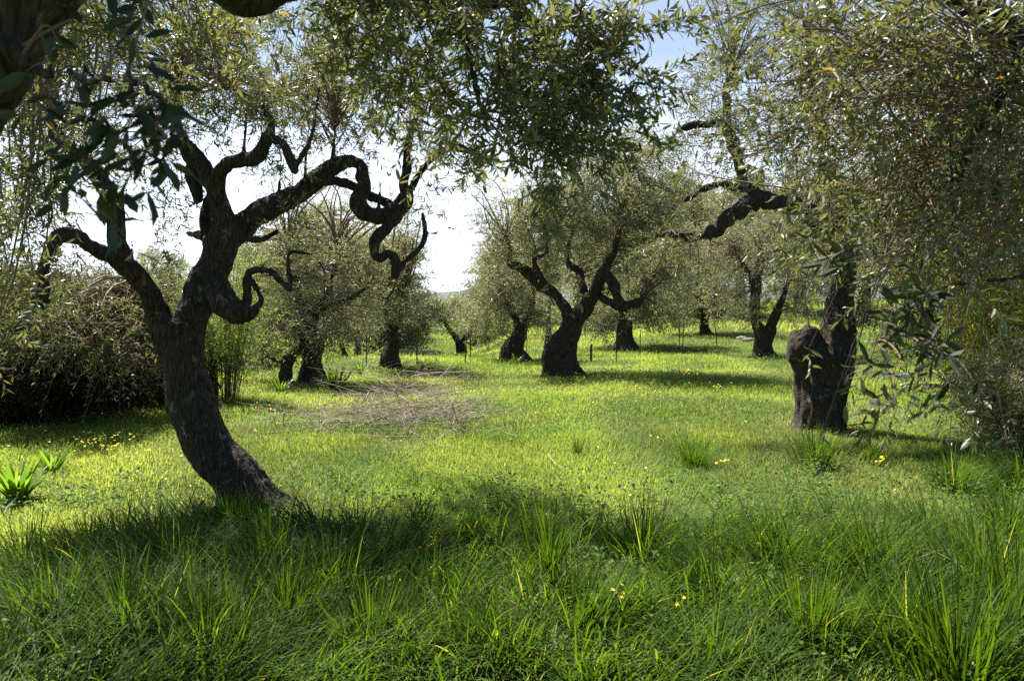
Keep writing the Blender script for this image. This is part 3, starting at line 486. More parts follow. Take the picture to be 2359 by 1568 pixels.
mid("olive_tree", "olive crown overhanging the dark brambles at left", (170, 960), 11.0, [[(170, 960, 22), (190, 900, 20), (200, 840, 18), (210, 780, 14), (190, 720, 9), (160, 660, 6)], [(205, 800, 12), (280, 740, 8), (340, 700, 5)]],
    [(80, 690, 110, 70, -.9, 1.1, 110), (230, 700, 100, 60, -.6, 1.1, 100), (340, 720, 60, 60, .0, 1.0, 50), (170, 745, 120, 40, -1.8, .7, 60), (310, 790, 60, 40, -.8, .7, 40), (20, 730, 70, 40, -1.6, .7, 26), (240, 810, 40, 20, -1.8, .4, 10)], leaf=(.075, .018), m=M_OLIVE)
# ------------------------------------------------------------------ background grove: one tree built once, copied
def proto(seed):
    h = 1.3+.3*R.random(); rows = np.array([[0, 0, -.1, .26], [.06*seed, 0, .5, .2], [.1, .05, h, .17]]); wb = Buf(); sk = [wood(wb, rows, 12, .12, .15, .2, seed)[-3:]]
    for k in range(4):
        a = k*1.57+seed+R.normal()*.3; rr = np.array([[.1, .05, h-.1, .13], [.1+.5*math.cos(a), .5*math.sin(a), h+.5, .09], [.1+1.1*math.cos(a), 1.1*math.sin(a), h+1.1, .06], [.1+1.3*math.cos(a+.3), 1.3*math.sin(a+.3), h+1.9, .03]])
        sk.append(wood(wb, rr, 10, .15, .15, 0, seed+k))
    o = thing("olive_tree", (0, 0, 0), "x", "tree", "olive trees far behind the clearing"); link("trunk", wb.mesh("trunk", [M_BARK], (0, 0, 0), True), o)
    cb = Buf(); bl = [((0, 0, h+2.0), (1.8, 1.8, 1.3), 120), ((1.1*math.cos(seed), 1.1*math.sin(seed), h+.9), (.9, .9, .6), 34), ((-1.2*math.cos(seed), -1.1*math.sin(seed), h+1.0), (.9, .9, .6), 34), ((.2, -.9, h+.5), (1.5, .8, .45), 36), ((.3, -.3, h+3.3), (1.0, 1.0, .8), 34)]
    crown(cb, np.concatenate(sk), bl, leaf=(.15, .036), K=12, tl=.5, m=9, detail=0, droop=.35, stem=.005, rtube=.02, spreadR=.35)
    link("crown", cb.mesh("crown", [M_OLIVE_FAR, M_TWIG]), o); return o
protos = [proto(k+1) for k in range(3)]
BG = [(1478, 40, 1.2, "far olive showing its dark trunk between the pale stump and the fence posts"), (1546, 40, 1.25, "far olive just left of the pair of leaning posts"), (1330, 46, 1.2, "far olive glimpsed behind the central tree's fork"), (1390, 38, 1.0, "low far olive behind the horizontal right limb of the central tree"),
 (1700, 44, 1.3, "far olive filling the gap left of the double trunk"), (1850, 38, 1.3, "far olive behind the burl of the knobbly trunk"), (1990, 34, 1.3, "far olive right of the knobbly trunk in shade"), (2080, 30, 1.2, "far olive behind the dark hanging leaf tuft at right"), (2200, 33, 1.4, "far olive behind the yellow-green bush, left part"), (2330, 30, 1.4, "far olive at the right edge behind the yellow-green bush"),
 (1240, 42, 1.1, "far olive behind the silvery hollow-stumped olive"), (1150, 50, 1.0, "distant olive right of the far sky gap"), (860, 34, 1.3, "far olive behind the metal shed's left half"), (760, 30, 1.3, "far olive behind the stout dark trunk"), (560, 34, .8, "far olive behind the feathery green shrub"), (640, 34, 1.0, "far olive seen under the contorted looping limb"),
 (345, 26, .88, "grey-green olive rising left of the main fork against white sky"), (80, 30, .75, "far olive behind the olive crown over the brambles"), (1610, 52, 1.4, "most distant olive right of centre"), (450, 42, .55, "far olive low behind the leaning trunk"), (-80, 26, .9, "far olive at the left edge"), (655, 27, 1.1, "far olive filling the gap between the looping limb and the stout dark trunk"), (1050, 58, .5, "distant low olive behind the small round one")]
for k, (px, d, s, lab) in enumerate(BG):
    x = (px-CX)/F*d; q = protos[k % 3]; loc = (x, d, float(ground_z(x, d)))
    if k < 3: q.location = loc; q.scale = (s, s, s); q.rotation_euler = (0, 0, k*2.1); q['label'] = lab
    else: copy_tree(q, loc, k*1.7, s, lab)
# ------------------------------------------------------------------ overhead olive beside the camera
b0 = np.array([-1.62, 1.15, float(ground_z(-1.62, 1.15))]); wb = Buf(); sk = []
pa = [np.array([[-1.62, 1.15, -.15, .2], [-1.55, 1.2, .7, .18], [-1.34, 1.32, 1.4, .15], [-1.09, 1.42, 1.95, .145], [-.85, 1.5, 2.35, .125], [-.6, 1.75, 2.75, .11]])]
def seg(rows): return np.array([[*P(a, b, c), r] for a, b, c, r in rows])
pa.append(np.vstack([pa[0][-2], [-.7, 1.8, 2.55, .10], seg([(520, -30, 2.5, .06), (590, -2, 2.7, .055), (650, -30, 2.8, .05), (800, -50, 3.0, .045), (1050, -15, 3.1, .04), (1180, -5, 3.2, .035), (1330, -60, 3.3, .03)])]))
pa.append(np.vstack([pa[0][-1], [-.9, 2.2, 3.0, .09], [-1.4, 3.0, 3.3, .06], [-2.0, 3.8, 3.2, .04]]))
pa.append(seg([(1180, -10, 3.2, .025), (1240, 80, 3.2, .015), (1290, 150, 3.2, .010), (1400, 165, 3.1, .006), (1500, 130, 3.1, .004)])); pa.append(seg([(1050, -15, 3.1, .02), (1080, 130, 3.0, .012), (1120, 300, 3.0, .008)]))
pa.append(seg([(-20, 30, 1.5, .02), (60, 150, 1.3, .01), (180, 185, 1.3, .005), (330, 200, 1.25, .004), (380, 320, 1.25, .003)]))
for k, q in enumerate(pa): sk.append(wood(wb, q, 18 if k < 2 else 10, .05, .12, .2 if k == 0 else 0, k+3))
root = thing("overhanging_olive_tree", b0, "shaded olive whose trunk fills the top left corner and whose foliage hangs across the top", "tree")
link("trunk", fuse(wb.mesh("trunk", [M_BARKB], b0, True), .013, [M_BARKB], .007, 22), root)
cb = Buf(); skel = np.concatenate([sk[1], sk[2], sk[3], sk[4]])
bl = []
for px, py, rx, ry, d, rd, n in [(1130, 60, 190, 80, 3.1, .45, 54), (1280, 160, 130, 120, 3.1, .4, 56), (1180, 280, 120, 80, 3.1, .35, 24), (1300, 290, 80, 60, 3.0, .3, 24), (1275, 430, 40, 40, 3.0, .15, 4), (1290, 510, 22, 26, 3.0, .10, 2), (930, 70, 150, 80, 3.1, .4, 42), (760, 40, 120, 50, 3.0, .4, 12),
  (1450, 60, 60, 50, 3.1, .2, 5), (1440, 190, 70, 40, 3.1, .25, 9), (1380, 250, 50, 60, 3.1, .25, 12), (70, 350, 90, 130, 3.6, .4, 36), (30, 560, 50, 110, 3.6, .35, 12), (220, 120, 140, 90, 3.6, .4, 30), (420, 60, 120, 60, 3.4, .4, 14), (10, 780, 40, 40, 3.6, .3, 4), (980, 220, 110, 80, 3.3, .3, 24),
  (900, -120, 600, 90, 3.1, .7, 16), (300, -160, 300, 90, 3.0, .8, 24)]:  # this row: unseen clusters above the frame, count set for foreground shade
    bl.append((P(px, py, d), (rx*d/F, rd, ry*d/F), n))
bl.append((np.array([-.5, 3.9, 4.0]), (1.0, .7, .35), 60))  # unseen upper canopy, added to shade the foliage hanging below it
crown(cb, skel, bl, leaf=(.052, .0135), K=18, tl=.20, m=4, detail=1, droop=.28, stem=.0014, rtube=.007, spreadR=.08, dens=.62)
link("crown", cb.mesh("crown", [M_OLIVE, M_TWIG], b0), root)
cb = Buf(); nb = []
for px, py, d, n in [(150, 110, 1.35, 3), (230, 90, 1.4, 3), (300, 130, 1.35, 3), (170, 200, 1.3, 3), (330, 250, 1.3, 5), (290, 300, 1.3, 5), (340, 330, 1.25, 6), (370, 380, 1.3, 6), (300, 370, 1.3, 4), (180, 330, 1.3, 3), (200, 430, 1.3, 5), (250, 480, 1.3, 4), (400, 310, 1.35, 4), (380, 30, 1.3, 3), (150, 380, 1.3, 2)]:
    c = np.repeat(P(px, py, d)[None], n, 0)+R.normal(size=(n, 3))*.02+[0, 0, .03]
    s0 = sk[5][np.argmin(np.linalg.norm(sk[5]-c[0], axis=1))][None]; e = c[:1]
    curves(cb, bez(s0, s0+(e-s0)*.3+[[0, .02, .03]], s0+(e-s0)*.8+[[0, 0, .03]], e, 9), np.linspace(.003, .0015, 9)[None], 1, 5)
    twigs(cb, c, R.normal(size=(n, 3))*[1, .7, .8]+[0, 0, -.2], .055, 4, .052, .0165, .3, .0012, 1, spread=.95)
link("near_spray", cb.mesh("near_spray", [M_SHADELEAF, M_TWIG], b0), root)
# ------------------------------------------------------------------ near olive at the right
b0 = np.array([2.9, 3.2, float(ground_z(2.9, 3.2))]); wb = Buf(); sk = []
top = [2.75, 3.15, 1.9]
pa = [np.array([[2.9, 3.2, -.15, .22], [2.95, 3.2, .6, .19], [2.85, 3.15, 1.3, .17], [*top, .15]]), np.vstack([[*top, .13], seg([(2480, 230, 3.0, .07), (2420, 150, 2.9, .055), (2340, 80, 2.9, .05), (2250, 25, 2.9, .04), (2160, -40, 2.9, .03)])]),
 np.vstack([[*top, .1], seg([(2420, 160, 2.9, .04), (2340, 170, 2.8, .03), (2290, 240, 2.8, .022), (2235, 320, 2.8, .018), (2200, 420, 2.8, .014), (2190, 520, 2.8, .010)])]),
 np.vstack([[2.85, 3.15, 1.4, .07], seg([(2480, 620, 2.9, .02), (2340, 640, 2.5, .008), (2180, 660, 2.4, .006), (2090, 720, 2.3, .004), (2020, 790, 2.2, .003)])])]
for k, q in enumerate(pa): sk.append(wood(wb, q, 16, .06, .12, .2 if k == 0 else 0, k+9))
root = thing("twiggy_olive_tree", b0, "near olive reaching in from the right with a tangle of bare brown twigs", "tree")
link("trunk", fuse(wb.mesh("trunk", [M_BARKB], b0, True), .012, [M_BARKB], .006, 22), root)
cb = Buf(); n = 400
s0 = np.concatenate(sk[1:3])[R.integers(0, sum(len(q) for q in sk[1:3]), n)]
pxs = 1560+800*R.random(n)**.62; pys = -60+700*R.random(n); ds = 2.5+1.3*R.random(n)
ok = (pys < 760-.0*(pxs-1560)) & ((pxs > 1780) | (pys < 420))
e = np.array([P(a, b, c) for a, b, c in zip(pxs, pys, ds)])[ok]; s0 = s0[ok]; n = len(e); dd = np.linalg.norm(e-s0, axis=1, keepdims=True)
s0 = s0+(e-s0)*(R.random((n, 1))*.55); dd = np.linalg.norm(e-s0, axis=1, keepdims=True)
c1 = s0+(e-s0)*.35+R.normal(size=(n, 3))*dd*.13+[0, 0, 1]*dd*.16; c2 = s0+(e-s0)*.75+R.normal(size=(n, 3))*dd*.12+[0, 0, 1]*dd*.12
B = bez(s0, c1, c2, e, 14); curves(cb, B, np.linspace(1, .4, 14)[None]*(.0026+.0022*R.random((n, 1))), 1, 4)
for k, cnt in ((13, 1), (11, 1), (8, .8), (6, .5)):
    sel = R.random(n) < cnt; o = B[sel, k]; t = nrm(B[sel, k]-B[sel, k-1]); T = len(o)
    twigs(cb, o, t+R.normal(size=(T, 3))*.55, (.13*(.5+R.random(T))), 10, .045, .0128, .35, .0011, 1, tint=np.clip(.5+.3*vnoise(o, 2.5), .02, .9))
# long drooping shoots on the lower right
n = 60; s0 = np.array([P(a, b, c) for a, b, c in zip(2180+260*R.random(n), 420+260*R.random(n), 2.5+.9*R.random(n))]); e = s0+np.stack([-.15-.28*R.random(n), R.normal(size=n)*.2, -.30-.42*R.random(n)], -1)
B = bez(s0, s0+np.stack([-.2*np.ones(n), 0*e[:, 1], .12*np.ones(n)], -1), (s0+e)/2+[[-.08, 0, .05]], e, 14)
curves(cb, B, np.linspace(1, .35, 14)[None]*(.0024+.0012*R.random((n, 1))), 1, 4)
for k in (7, 10, 13):
    sel = R.random(n) < (.12 if k < 13 else .5); o = B[sel, k]; T = len(o); twigs(cb, o, nrm(B[sel, k]-B[sel, k-1])+R.normal(size=(T, 3))*.35, .12, 10, .055, .014, .2, .0012, 1, tint=np.full(T, .35))
link("crown", cb.mesh("crown", [M_OLIVE, M_TWIG], b0), root)
cb = Buf()
for px, py, d, n in [(2080, 660, 2.1, 4), (2060, 690, 2.1, 4), (2110, 700, 2.1, 3), (2060, 790, 2.0, 3), (2100, 800, 2.0, 2), (1990, 850, 2.0, 2), (2030, 925, 2.0, 2), (2120, 770, 2.1, 3), (2140, 860, 2.1, 2), (1960, 590, 2.2, 2), (1920, 560, 2.2, 2), (2180, 870, 2.1, 2)]:
    c = np.repeat(P(px+55, py, d)[None], n, 0)+R.normal(size=(n, 3))*.012; j = sk[3] if py > 600 else sk[2]; s0 = j[np.argmin(np.linalg.norm(j-c[0], axis=1))][None]; e = c[:1]
    curves(cb, bez(s0, s0+(e-s0)*.3+[[0, .02, .05]], s0+(e-s0)*.8+[[.03, 0, .02]], e, 9), np.linspace(.003, .0015, 9)[None], 1, 5)
    twigs(cb, c, R.normal(size=(n, 3))*[.6, .6, .5]+[-.7, 0, .1], .09, 8, .062, .0165, .1, .0012, 1, spread=.8)
link("near_spray", cb.mesh("near_spray", [M_SHADELEAF, M_TWIG], b0), root)
# ------------------------------------------------------------------ shrubs
def shrub(name, label, base, size, nst, leaf, lm, sm, hgt, dens, K=14, detail=0, cat="shrub", arch=.5, twl=.25, group=None, srad=.006, offs=0):
    b = np.array(base); buf = Buf(); n = nst; a = R.random(n)*6.28; r = np.sqrt(R.random(n))
    s0 = b+np.stack([np.cos(a)*r*size[0]*.3, np.sin(a)*r*size[1]*.3, 0*a-.05], -1); e = b+np.stack([np.cos(a)*r*size[0], np.sin(a)*r*size[1], hgt*(.45+.6*R.random(n))*(1-.35*r*r)], -1)
    c1 = s0+(e-s0)*[.25, .25, .5]; c2 = s0+(e-s0)*[.6, .6, .95]+[[0, 0, hgt*arch*.3]]
    B = bez(s0, c1, c2, e, 10); curves(buf, B, np.linspace(1, .3, 10)[None]*srad*(.6+.8*R.random((n, 1))), 1, 4)
    for k in range(2, 10):
        for rep in range(dens):
            o = B[:, k]+R.normal(size=(n, 3))*.06*hgt; t = nrm(B[:, k]-B[:, k-1]); twigs(buf, o, t*.5+R.normal(size=(n, 3))*.8, twl*(.5+R.random(n)), K, leaf[0], leaf[1], .25, srad*.25, detail, tint=np.clip(.45+.35*vnoise(o, 2.0), .02, .9))
    o = thing(name, b, label, cat, group); link("foliage", buf.mesh("foliage", [lm, sm], b), o); return o
def at_ground(px, d): x = (px-CX)/F*d; return [x, d, float(ground_z(x, d))]
shrub("feathery_shrub", "feathery light green shrub behind the leaning trunk", G(515, 920), (.75, .6, 1), 80, (.055, .014), M_BRIGHT, M_TWIG, 2.5, 2, arch=.2, twl=.3)
shrub("bramble_thicket", "dark bramble thicket with bare brown stems at the left edge", at_ground(-20, 10.4), (2.0, 1.4, 1), 300, (.05, .028), M_BRAMBLE, M_THORN, 1.0, 5, K=10, twl=.24, srad=.004)
shrub("bramble_thicket", "dark bramble thicket under the overhanging olive crown", at_ground(190, 11.9), (1.9, 1.2, 1), 300, (.055, .03), M_BRAMBLE, M_THORN, .95, 5, K=10, twl=.24, srad=.004)
shrub("yellow_green_bush", "yellow-green bush at the right edge behind the twigs", at_ground(2390, 9.5), (1.7, 1.0, 1), 180, (.06, .024), M_YSHRUB, M_TWIG, 3.1, 3, K=10, twl=.3)
shrub("dark_bush", "dense dark bush with a shaded underside below the yellow-green one", at_ground(2400, 7.6), (.9, .8, 1), 150, (.045, .014), M_OLIVE, M_TWIG, 1.2, 3, K=12, twl=.22)
HS = [(500, 25, 1.6, 1.4, "low hedge shrub left of the feathery one"), (610, 22, 1.7, 1.0, "low sunny shrub between the feathery shrub and the slender curved olive"), (570, 18.5, .9, .6, "small round shrub in the dip beside the feathery shrub"), (790, 24, 1.6, 1.6, "pale shrub behind the stout dark trunk"), (1000, 38, 2.6, 1.6, "bright green shrub behind the metal shed"), (1110, 40, 2.2, 1.8, "shrub at the foot of the far sky gap"), (700, 27, 2.2, 2.2, "tall shrub behind the slender curved olive"),
 (1380, 33, 1.4, 1.0, "dark shrub in the shade between the central tree and the pale stump"), (2130, 22, 1.6, 1.3, "green shrub seen through the lower hanging twigs"), (2240, 19, 1.8, 1.8, "pale green shrub left of the yellow-green bush"), (400, 19, 1.4, 1.2, "grey shrub behind the main fork"), (930, 46, 2.4, 1.9, "far shrub over the metal shed's roof")]
for px, d, w, h, lab in HS: shrub("hedge_shrub", lab, at_ground(px, d), (w, w*.7, 1), int(70*w), (.10, .045), M_BRIGHT if px not in (1380, 400) else M_OLIVE_FAR, M_TWIG, h, 1, K=10, twl=.4, group="shrubs around the clearing", srad=.01)
fw = Buf(); n = 5200; x = (R.random(n)*2-1)*62; y = 60+R.random(n)*14; top = 4.2+2.2*n2(x, y, .16, 3)-3.9*np.exp(-((x+4.6)/3.4)**2)-1.0*np.exp(-((x+28)/7)**2); z = ground_z(x, y)+R.random(n)**.8*top
o = np.stack([x, y, z], -1); twigs(fw, o, R.normal(size=(n, 3))+[0, 0, .4], 1.0, 12, .30, .085, .3, .02, 0, tint=np.clip(.4+.5*vnoise(o, .5), 0, .9))
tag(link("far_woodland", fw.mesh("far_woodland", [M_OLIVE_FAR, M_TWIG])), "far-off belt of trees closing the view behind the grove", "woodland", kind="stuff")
# strap-leaved plants
def strap(px, py, n, h, w, lab, mt=M_STRAP):
    g = G(px, py); b = Buf(); a = R.random(n)*6.28; r = R.random(n)*.06
    blades(b, np.cos(a)*r, np.sin(a)*r, h*(.6+.5*R.random(n)), w*(.7+.5*R.random(n)), a, .1+.55*R.random(n), .2+.6*R.random(n), 7, z=np.zeros(n), wp=.9)
    tag(link("strap_leaved_plant", b.mesh("strap_leaved_plant", [mt]), loc=g), lab, "plant", "strap-leaved plants")
strap(40, 1150, 46, .42, .055, "large sunlit strap-leaved plant at the left edge"); strap(775, 905, 60, .62, .06, "dark strap-leaved clump right of the stout dark trunk", M_TALL); strap(830, 862, 24, .4, .05, "small pale strap-leaved plant near the shed")
strap(120, 1085, 20, .3, .04, "small strap-leaved plant behind the large sunlit one"); strap(1190, 838, 20, .35, .05, "strap-leaved plant at the hollow stump's foot"); strap(645, 905, 20, .35, .045, "strap-leaved plant at the slender curved olive's foot")
# ------------------------------------------------------------------ pile of cut branches
g = G(930, 990); root = thing("brush_pile", g, "sprawling heap of dead pinkish-brown prunings lying in the meadow", "brush pile"); bf = Buf(); n = 480
c = np.where(R.random(n) < .76, 945, 690)+R.normal(size=n)*np.where(R.random(n) < .5, 60, 120); c = np.clip(c, 560, 1060); dpt = g[1]+R.normal(size=n)*.6+.2
x = (c-CX)/F*dpt; hp = .55*np.exp(-((c-940)/110)**2)+.06; s0 = np.stack([x, dpt, ground_z(x, dpt)+.03+R.random(n)*hp], -1)
a = np.where(R.random(n) < .55, .45, 2.6)+R.normal(size=n)*.9; L = .45+.9*R.random(n)**2; e = s0+np.stack([np.cos(a)*L, np.sin(a)*L*.6, R.normal(size=n)*.13+.10], -1)
B = bez(s0, s0+(e-s0)*.3+R.normal(size=(n, 3))*[.16, .1, .09], s0+(e-s0)*.7+R.normal(size=(n, 3))*[.16, .1, .09], e, 8); B[..., 2] = np.maximum(B[..., 2], ground_z(B[..., 0], B[..., 1])+.01)
curves(bf, B, np.linspace(1, .35, 8)[None]*(.0022+.004*R.random((n, 1))**3), 0, 4)
k = R.integers(2, 7, n); o = B[np.arange(n), k]; ee = o+R.normal(size=(n, 3))*[.2, .2, .1]+[0, 0, .04]; curves(bf, bez(o, o+(ee-o)*.3+R.normal(size=(n, 3))*.03, o+(ee-o)*.7+R.normal(size=(n, 3))*.03, ee, 5), np.linspace(1, .4, 5)[None]*.0025*np.ones((n, 1)), 0, 3)
link("twigs", bf.mesh("twigs", [M_DEADTWIG], g), root)
for rows in ([(830, 980, .02), (910, 950, .05), (980, 925, .22), (1040, 900, .3)], [(775, 965, .12), (800, 985, .04), (812, 1000, .02)], [(655, 950, .3), (652, 975, .15), (658, 1000, .03), (672, 1015, .02)], [(1040, 925, .38), (1050, 960, .2), (1062, 1005, .02)], [(820, 945, .2), (880, 960, .15), (960, 990, .05)], [(840, 925, .2), (848, 905, .34), (830, 930, .1)], [(900, 985, .1), (940, 950, .2), (1000, 935, .25), (1090, 930, .3)]):
    q = []
    for i_, (a_, b_, h_) in enumerate(rows): v = P(a_, b_, g[1]+.1*i_-.1); v[2] = max(v[2], float(ground_z(v[0], v[1]))+.015); q.append([*v, .010-.0018*i_])
    b_ = Buf(); wood(b_, np.array(q), 8, .05, .2); link("branch", b_.mesh("branch", [M_DEADTWIG], g, True), root)
# stray dead sticks in the grass
for (pa_, lab) in (([(1262, 1068), (1282, 1088), (1310, 1096)], "bent dead stick in the middle of the sunny grass"), ([(1390, 1118), (1440, 1095), (1500, 1080)], "thin dead stick above the fan-shaped tussock")):
    q = [[*(G(a_, b_)+[0, 0, .1-.02*i_]), .0035] for i_, (a_, b_) in enumerate(pa_)]; b_ = Buf(); wood(b_, np.array(q), 6, .04, .2); o = link("dead_stick", b_.mesh("dead_stick", [M_DEADTWIG], q[0][:3], True), loc=q[0][:3]); tag(o, lab, "stick", "dead sticks in the grass")
# ------------------------------------------------------------------ metal shed
m, nd, lk = mat("corrugated_metal"); b = nd["Principled BSDF"]; b.inputs['Metallic'].default_value = .4; b.inputs['Roughness'].default_value = .5
t = nd.new("ShaderNodeTexCoord"); n_ = nd.new("ShaderNodeTexNoise"); n_.inputs['Scale'].default_value = 2.5; n_.inputs['Detail'].default_value = 6; lk.new(t.outputs['Object'], n_.inputs['Vector'])
r = ramp(nd, [(.4, (.30, .34, .38)), (.62, (.42, .44, .45)), (.72, (.30, .20, .14))]); lk.new(n_.outputs['Fac'], r.inputs[0]); lk.new(r.outputs[0], b.inputs['Base Color']); M_TIN = m
def sheet(p0, p1, z0, z1a, z1b, amp=.025, wl=.11):
    p0, p1 = np.array(p0, float), np.array(p1, float); L = np.linalg.norm(p1-p0); n = int(L/wl*6)+2; t = np.linspace(0, 1, n); dr = (p1-p0)/L; nn = np.array([dr[1], -dr[0]])
    xy = p0+dr*(t*L)[:, None]+nn*(amp*np.sin(t*L/wl*2*math.pi))[:, None]; zt = z1a+(z1b-z1a)*t
    v = np.concatenate([np.column_stack([xy, np.full(n, z0)]), np.column_stack([xy, zt])]); i = np.arange(n-1); return v, np.stack([i, i+1, i+n+1, i+n], -1)
d = 25.5; xa, xb = (818-CX)/F*d, (1004-CX)/F*d; zt = P(900, 801, d)[2]; zg = min(float(ground_z(xa, d)), float(ground_z(xb, d)))-.2
sh = thing("metal_shed", ((xa+xb)/2, d+1, zg+.2), "low grey corrugated metal shed half hidden behind the hourglass-trunked olive", "shed"); so_ = np.array([(xa+xb)/2, d+1, zg+.2])
for p0, p1, a_, b_, nm in (((xa, d), (xb, d), zt-.02, zt-.1, "wall"), ((xb, d), (xb, d+2), zt-.1, zt-.34, "wall"), ((xb, d+2), (xa, d+2), zt-.34, zt-.28, "wall"), ((xa, d+2), (xa, d), zt-.28, zt-.02, "wall")):
    bb = Buf(); v, f = sheet(p0, p1, zg, a_, b_); bb.add(v, [f]); bb.add(v-[0, .004, 0], [f[:, ::-1]]); link(nm, bb.mesh(nm, [M_TIN], so_), sh)
bb = Buf(); v = np.array([[xa-.12, d-.12, zt], [xb+.12, d-.12, zt-.08], [xb+.12, d+2.1, zt-.30], [xa-.12, d+2.1, zt-.22]]); v = np.concatenate([v, v-[0, 0, .03]])
bb.add(v, [np.array([[0, 1, 2, 3], [7, 6, 5, 4], [0, 4, 5, 1], [1, 5, 6, 2], [2, 6, 7, 3], [3, 7, 4, 0]])]); link("roof", bb.mesh("roof", [M_TIN], so_), sh)
bb = Buf(); x0 = (955-CX)/F*d; v = np.array([[x, y, z] for x in (x0, x0+.35) for y in (d-.06, d-.035) for z in (zt-.5, zt-.22)]); bb.add(v, [np.array([[0, 1, 3, 2], [4, 6, 7, 5], [0, 4, 5, 1], [2, 3, 7, 6], [0, 2, 6, 4], [1, 5, 7, 3]])]); link("hatch", bb.mesh("hatch", [M_TIN], so_), sh)
# ------------------------------------------------------------------ iron posts, cable, stones
POSTS = [(1361, 832, 20, .45, 0, "short thick iron post right of the central trunk"), (1419, 835, 0, .9, 0, "iron post left of the pale stump"), (1473, 822, 0, .75, .02, "iron post right of the pale stump"), (1565, 806, 0, .75, -.03, "left of the two iron posts standing close together"), (1571, 806, 0, .75, .05, "right of the two iron posts standing close together"), (1652, 800, 0, .8, -.12, "leaning iron post beside the thin olive"),
 (960, 838, 0, .85, 0, "iron post in front of the shed's right end"), (844, 842, 0, .7, 0, "iron post in front of the shed's left end"), (1083, 830, 0, .7, 0, "iron post beside the small round olive"), (1213, 815, 0, .6, 0, "iron post behind the hollow slanting stump"), (1072, 838, 0, .5, 0, "dark short post left of the small round olive's fence post")]
for px, py, w_, h, lean, lab in POSTS:
    g = G(px, py); r_ = .014 if w_ == 0 else .032; b_ = Buf(); wood(b_, np.array([[0, 0, -.1, r_], [lean*h*.5, 0, h*.5, r_], [lean*h, 0, h, r_*.95]]), 8, .2, .08); o = link("iron_post", b_.mesh("iron_post", [M_RUST], (0, 0, 0), True), loc=g); tag(o, lab, "post", "thin rusty posts along the back of the clearing")
for a_, b_, lab in (((300, 689, 60), (1900, 520, 60), None), ((-200, 648, 70), (2600, 585, 70), "thin overhead cable crossing the sky gap behind the trees")):
    if lab:
        q0, q1 = P(*a_), P(*b_); tt = np.linspace(0, 1, 40)[:, None]; q = q0+(q1-q0)*tt; q[:, 2] -= 1.3*4*(tt*(1-tt))[:, 0]*.25; bb = Buf(); curves(bb, q[None], np.full((1, 40), .022), 0, 6); tag(link("overhead_cable", bb.mesh("overhead_cable", [M_CABLE])), lab, "cable")
M_STONE = flat_mat("field_stone", (.20, .18, .16), .9)
for px, py, s, lab in ((1725, 785, .2, "grey stone left of the double-trunked olive's foot"), (1755, 782, .22, "small stone against the double-trunked olive"), (2005, 790, .2, "stone in the grass right of the knobbly trunk"), (1830, 885, .12, "small grey stone in the big pool of shade"), (1710, 780, .2, "low stone leftmost of the group by the double trunk")):
    g = G(px, py); n1, n2_ = 14, 10; th = np.linspace(0, 2*math.pi, n1, endpoint=False); ph = np.linspace(.05, math.pi-.05, n2_); T_, P_ = np.meshgrid(th, ph); v = np.stack([np.sin(P_)*np.cos(T_), np.sin(P_)*np.sin(T_)*.8, np.cos(P_)*.55], -1).reshape(-1, 3)
    v = v*(1+.3*vnoise(v+px, 1.7)+.1*vnoise(v+px, 5))[:, None]*s; i = (np.arange(n2_-1)[:, None]*n1); j = np.arange(n1)[None]; j2 = (j+1) % n1; f = np.stack([i+j, i+n1+j, i+n1+j2, i+j2], -1).reshape(-1, 4)
    bb = Buf(); bb.add(v, [f]); tag(link("stone", bb.mesh("stone", [M_STONE], (0, 0, 0), True), loc=g), lab, "stone", "stones in the grass")
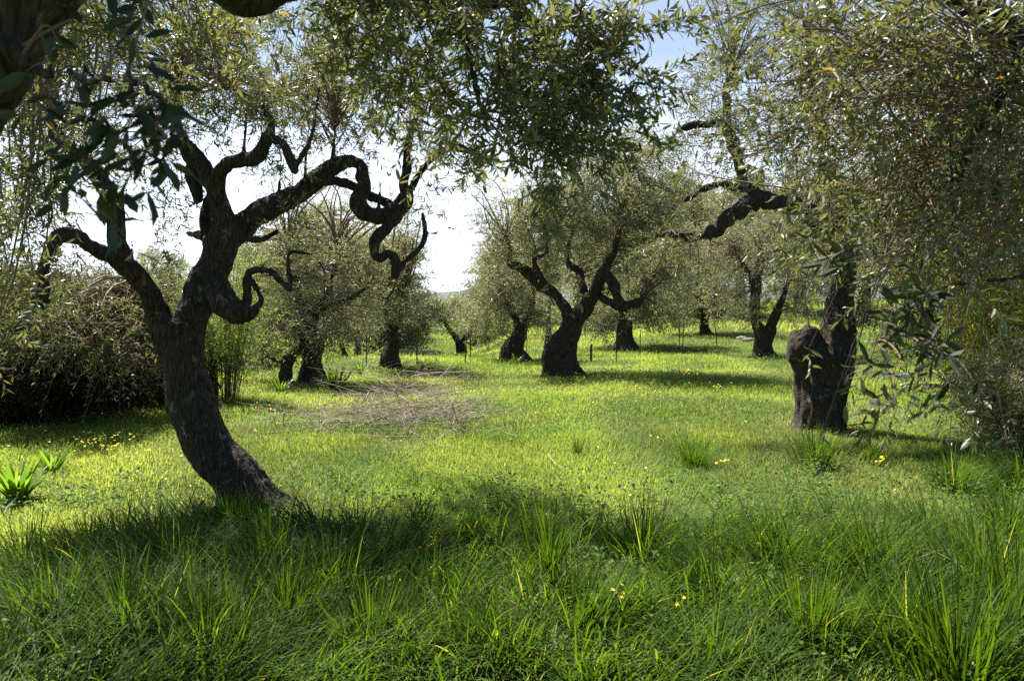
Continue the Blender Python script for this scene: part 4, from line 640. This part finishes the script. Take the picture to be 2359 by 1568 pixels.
# ------------------------------------------------------------------ wild flowers
def flowers(buf, p, r, pm=0, sm=1, stemh=.12):
    n = len(p); k = 5; up = nrm(R.normal(size=(n, 3))*.35+[0, -.1, 1]); s = nrm(np.cross(up, [1., .2, 0])); w = np.cross(up, s); r = np.broadcast_to(r, (n,))
    for q in range(k):
        a = q*2*math.pi/k; d_ = s*math.cos(a)+w*math.sin(a)+up*.35; leaves(buf, p, d_, up, r, r*.9, pm, None, 0)
    b = p-np.array([0, 0, 1])*stemh+R.normal(size=(n, 3))*.01; curves(buf, bez(b, b+(p-b)*.3, b+(p-b)*.7, p, 4), np.full((n, 4), .0012), sm, 3)
fb = Buf(); x, y = field(900, 4, 26); kk = n2(x, y, .6, 40) > .15; x, y = x[kk], y[kk]
L1 = [(250, 1050, 60, 110, 26), (600, 960, 14, 60, 10), (1590, 905, 16, 160, 25), (1400, 1030, 20, 300, 120), (1200, 1150, 14, 500, 60), (340, 1140, 10, 150, 40)]
for px, py, n, sx, sy in L1:
    for k in range(n): g = G(px+R.normal()*sx*.6, py+R.normal()*sy*.6 if sy > 0 else py); x = np.append(x, g[0]); y = np.append(y, g[1])
p = np.stack([x, y, ground_z(x, y)+.10+.06*R.random(len(x))], -1); flowers(fb, p, .010+.0006*y, 0, 1)
tag(link("yellow_wildflowers", fb.mesh("yellow_wildflowers", [M_PETAL, M_WEED])), "tiny yellow wildflowers dotted through the meadow", "flowers", kind="stuff")
fb = Buf(); x, y = field(60, 5, 20); p = np.stack([x, y, ground_z(x, y)+.11+.05*R.random(len(x))], -1); flowers(fb, p, .010+.0005*y, 0, 1)
tag(link("white_wildflowers", fb.mesh("white_wildflowers", [M_WPETAL, M_WEED])), "small white wildflowers sprinkled thinly over the meadow", "flowers", kind="stuff")
for px, py, n, h, lab in ((990, 1345, 5, .26, "yellow buttercup clump at left of the narrow spiky tussock"), (1438, 1450, 4, .24, "yellow buttercup clump below the fan-shaped tussock"), (1572, 1490, 3, .24, "lowest yellow buttercup, near the bottom edge right of centre"), (2030, 1105, 8, .2, "row of yellow buttercups in front of the shaded tussock"), (1590, 905, 9, .38, "tall yellow flowers at the front edge of the big pool of shade"), (1668, 1110, 5, .2, "yellow buttercups beside the lone tussock")):
    g = G(px, py); bb = Buf(); q = np.stack([R.normal(size=n)*.036*(1+.03*g[1]), R.normal(size=n)*.03, h*(.8+.25*R.random(n))], -1); flowers(bb, q, .011+.0006*g[1], 0, 1, h); tag(link("buttercup_plant", bb.mesh("buttercup_plant", [M_PETAL, M_WEED]), loc=g), lab, "flower", "yellow buttercup clumps")
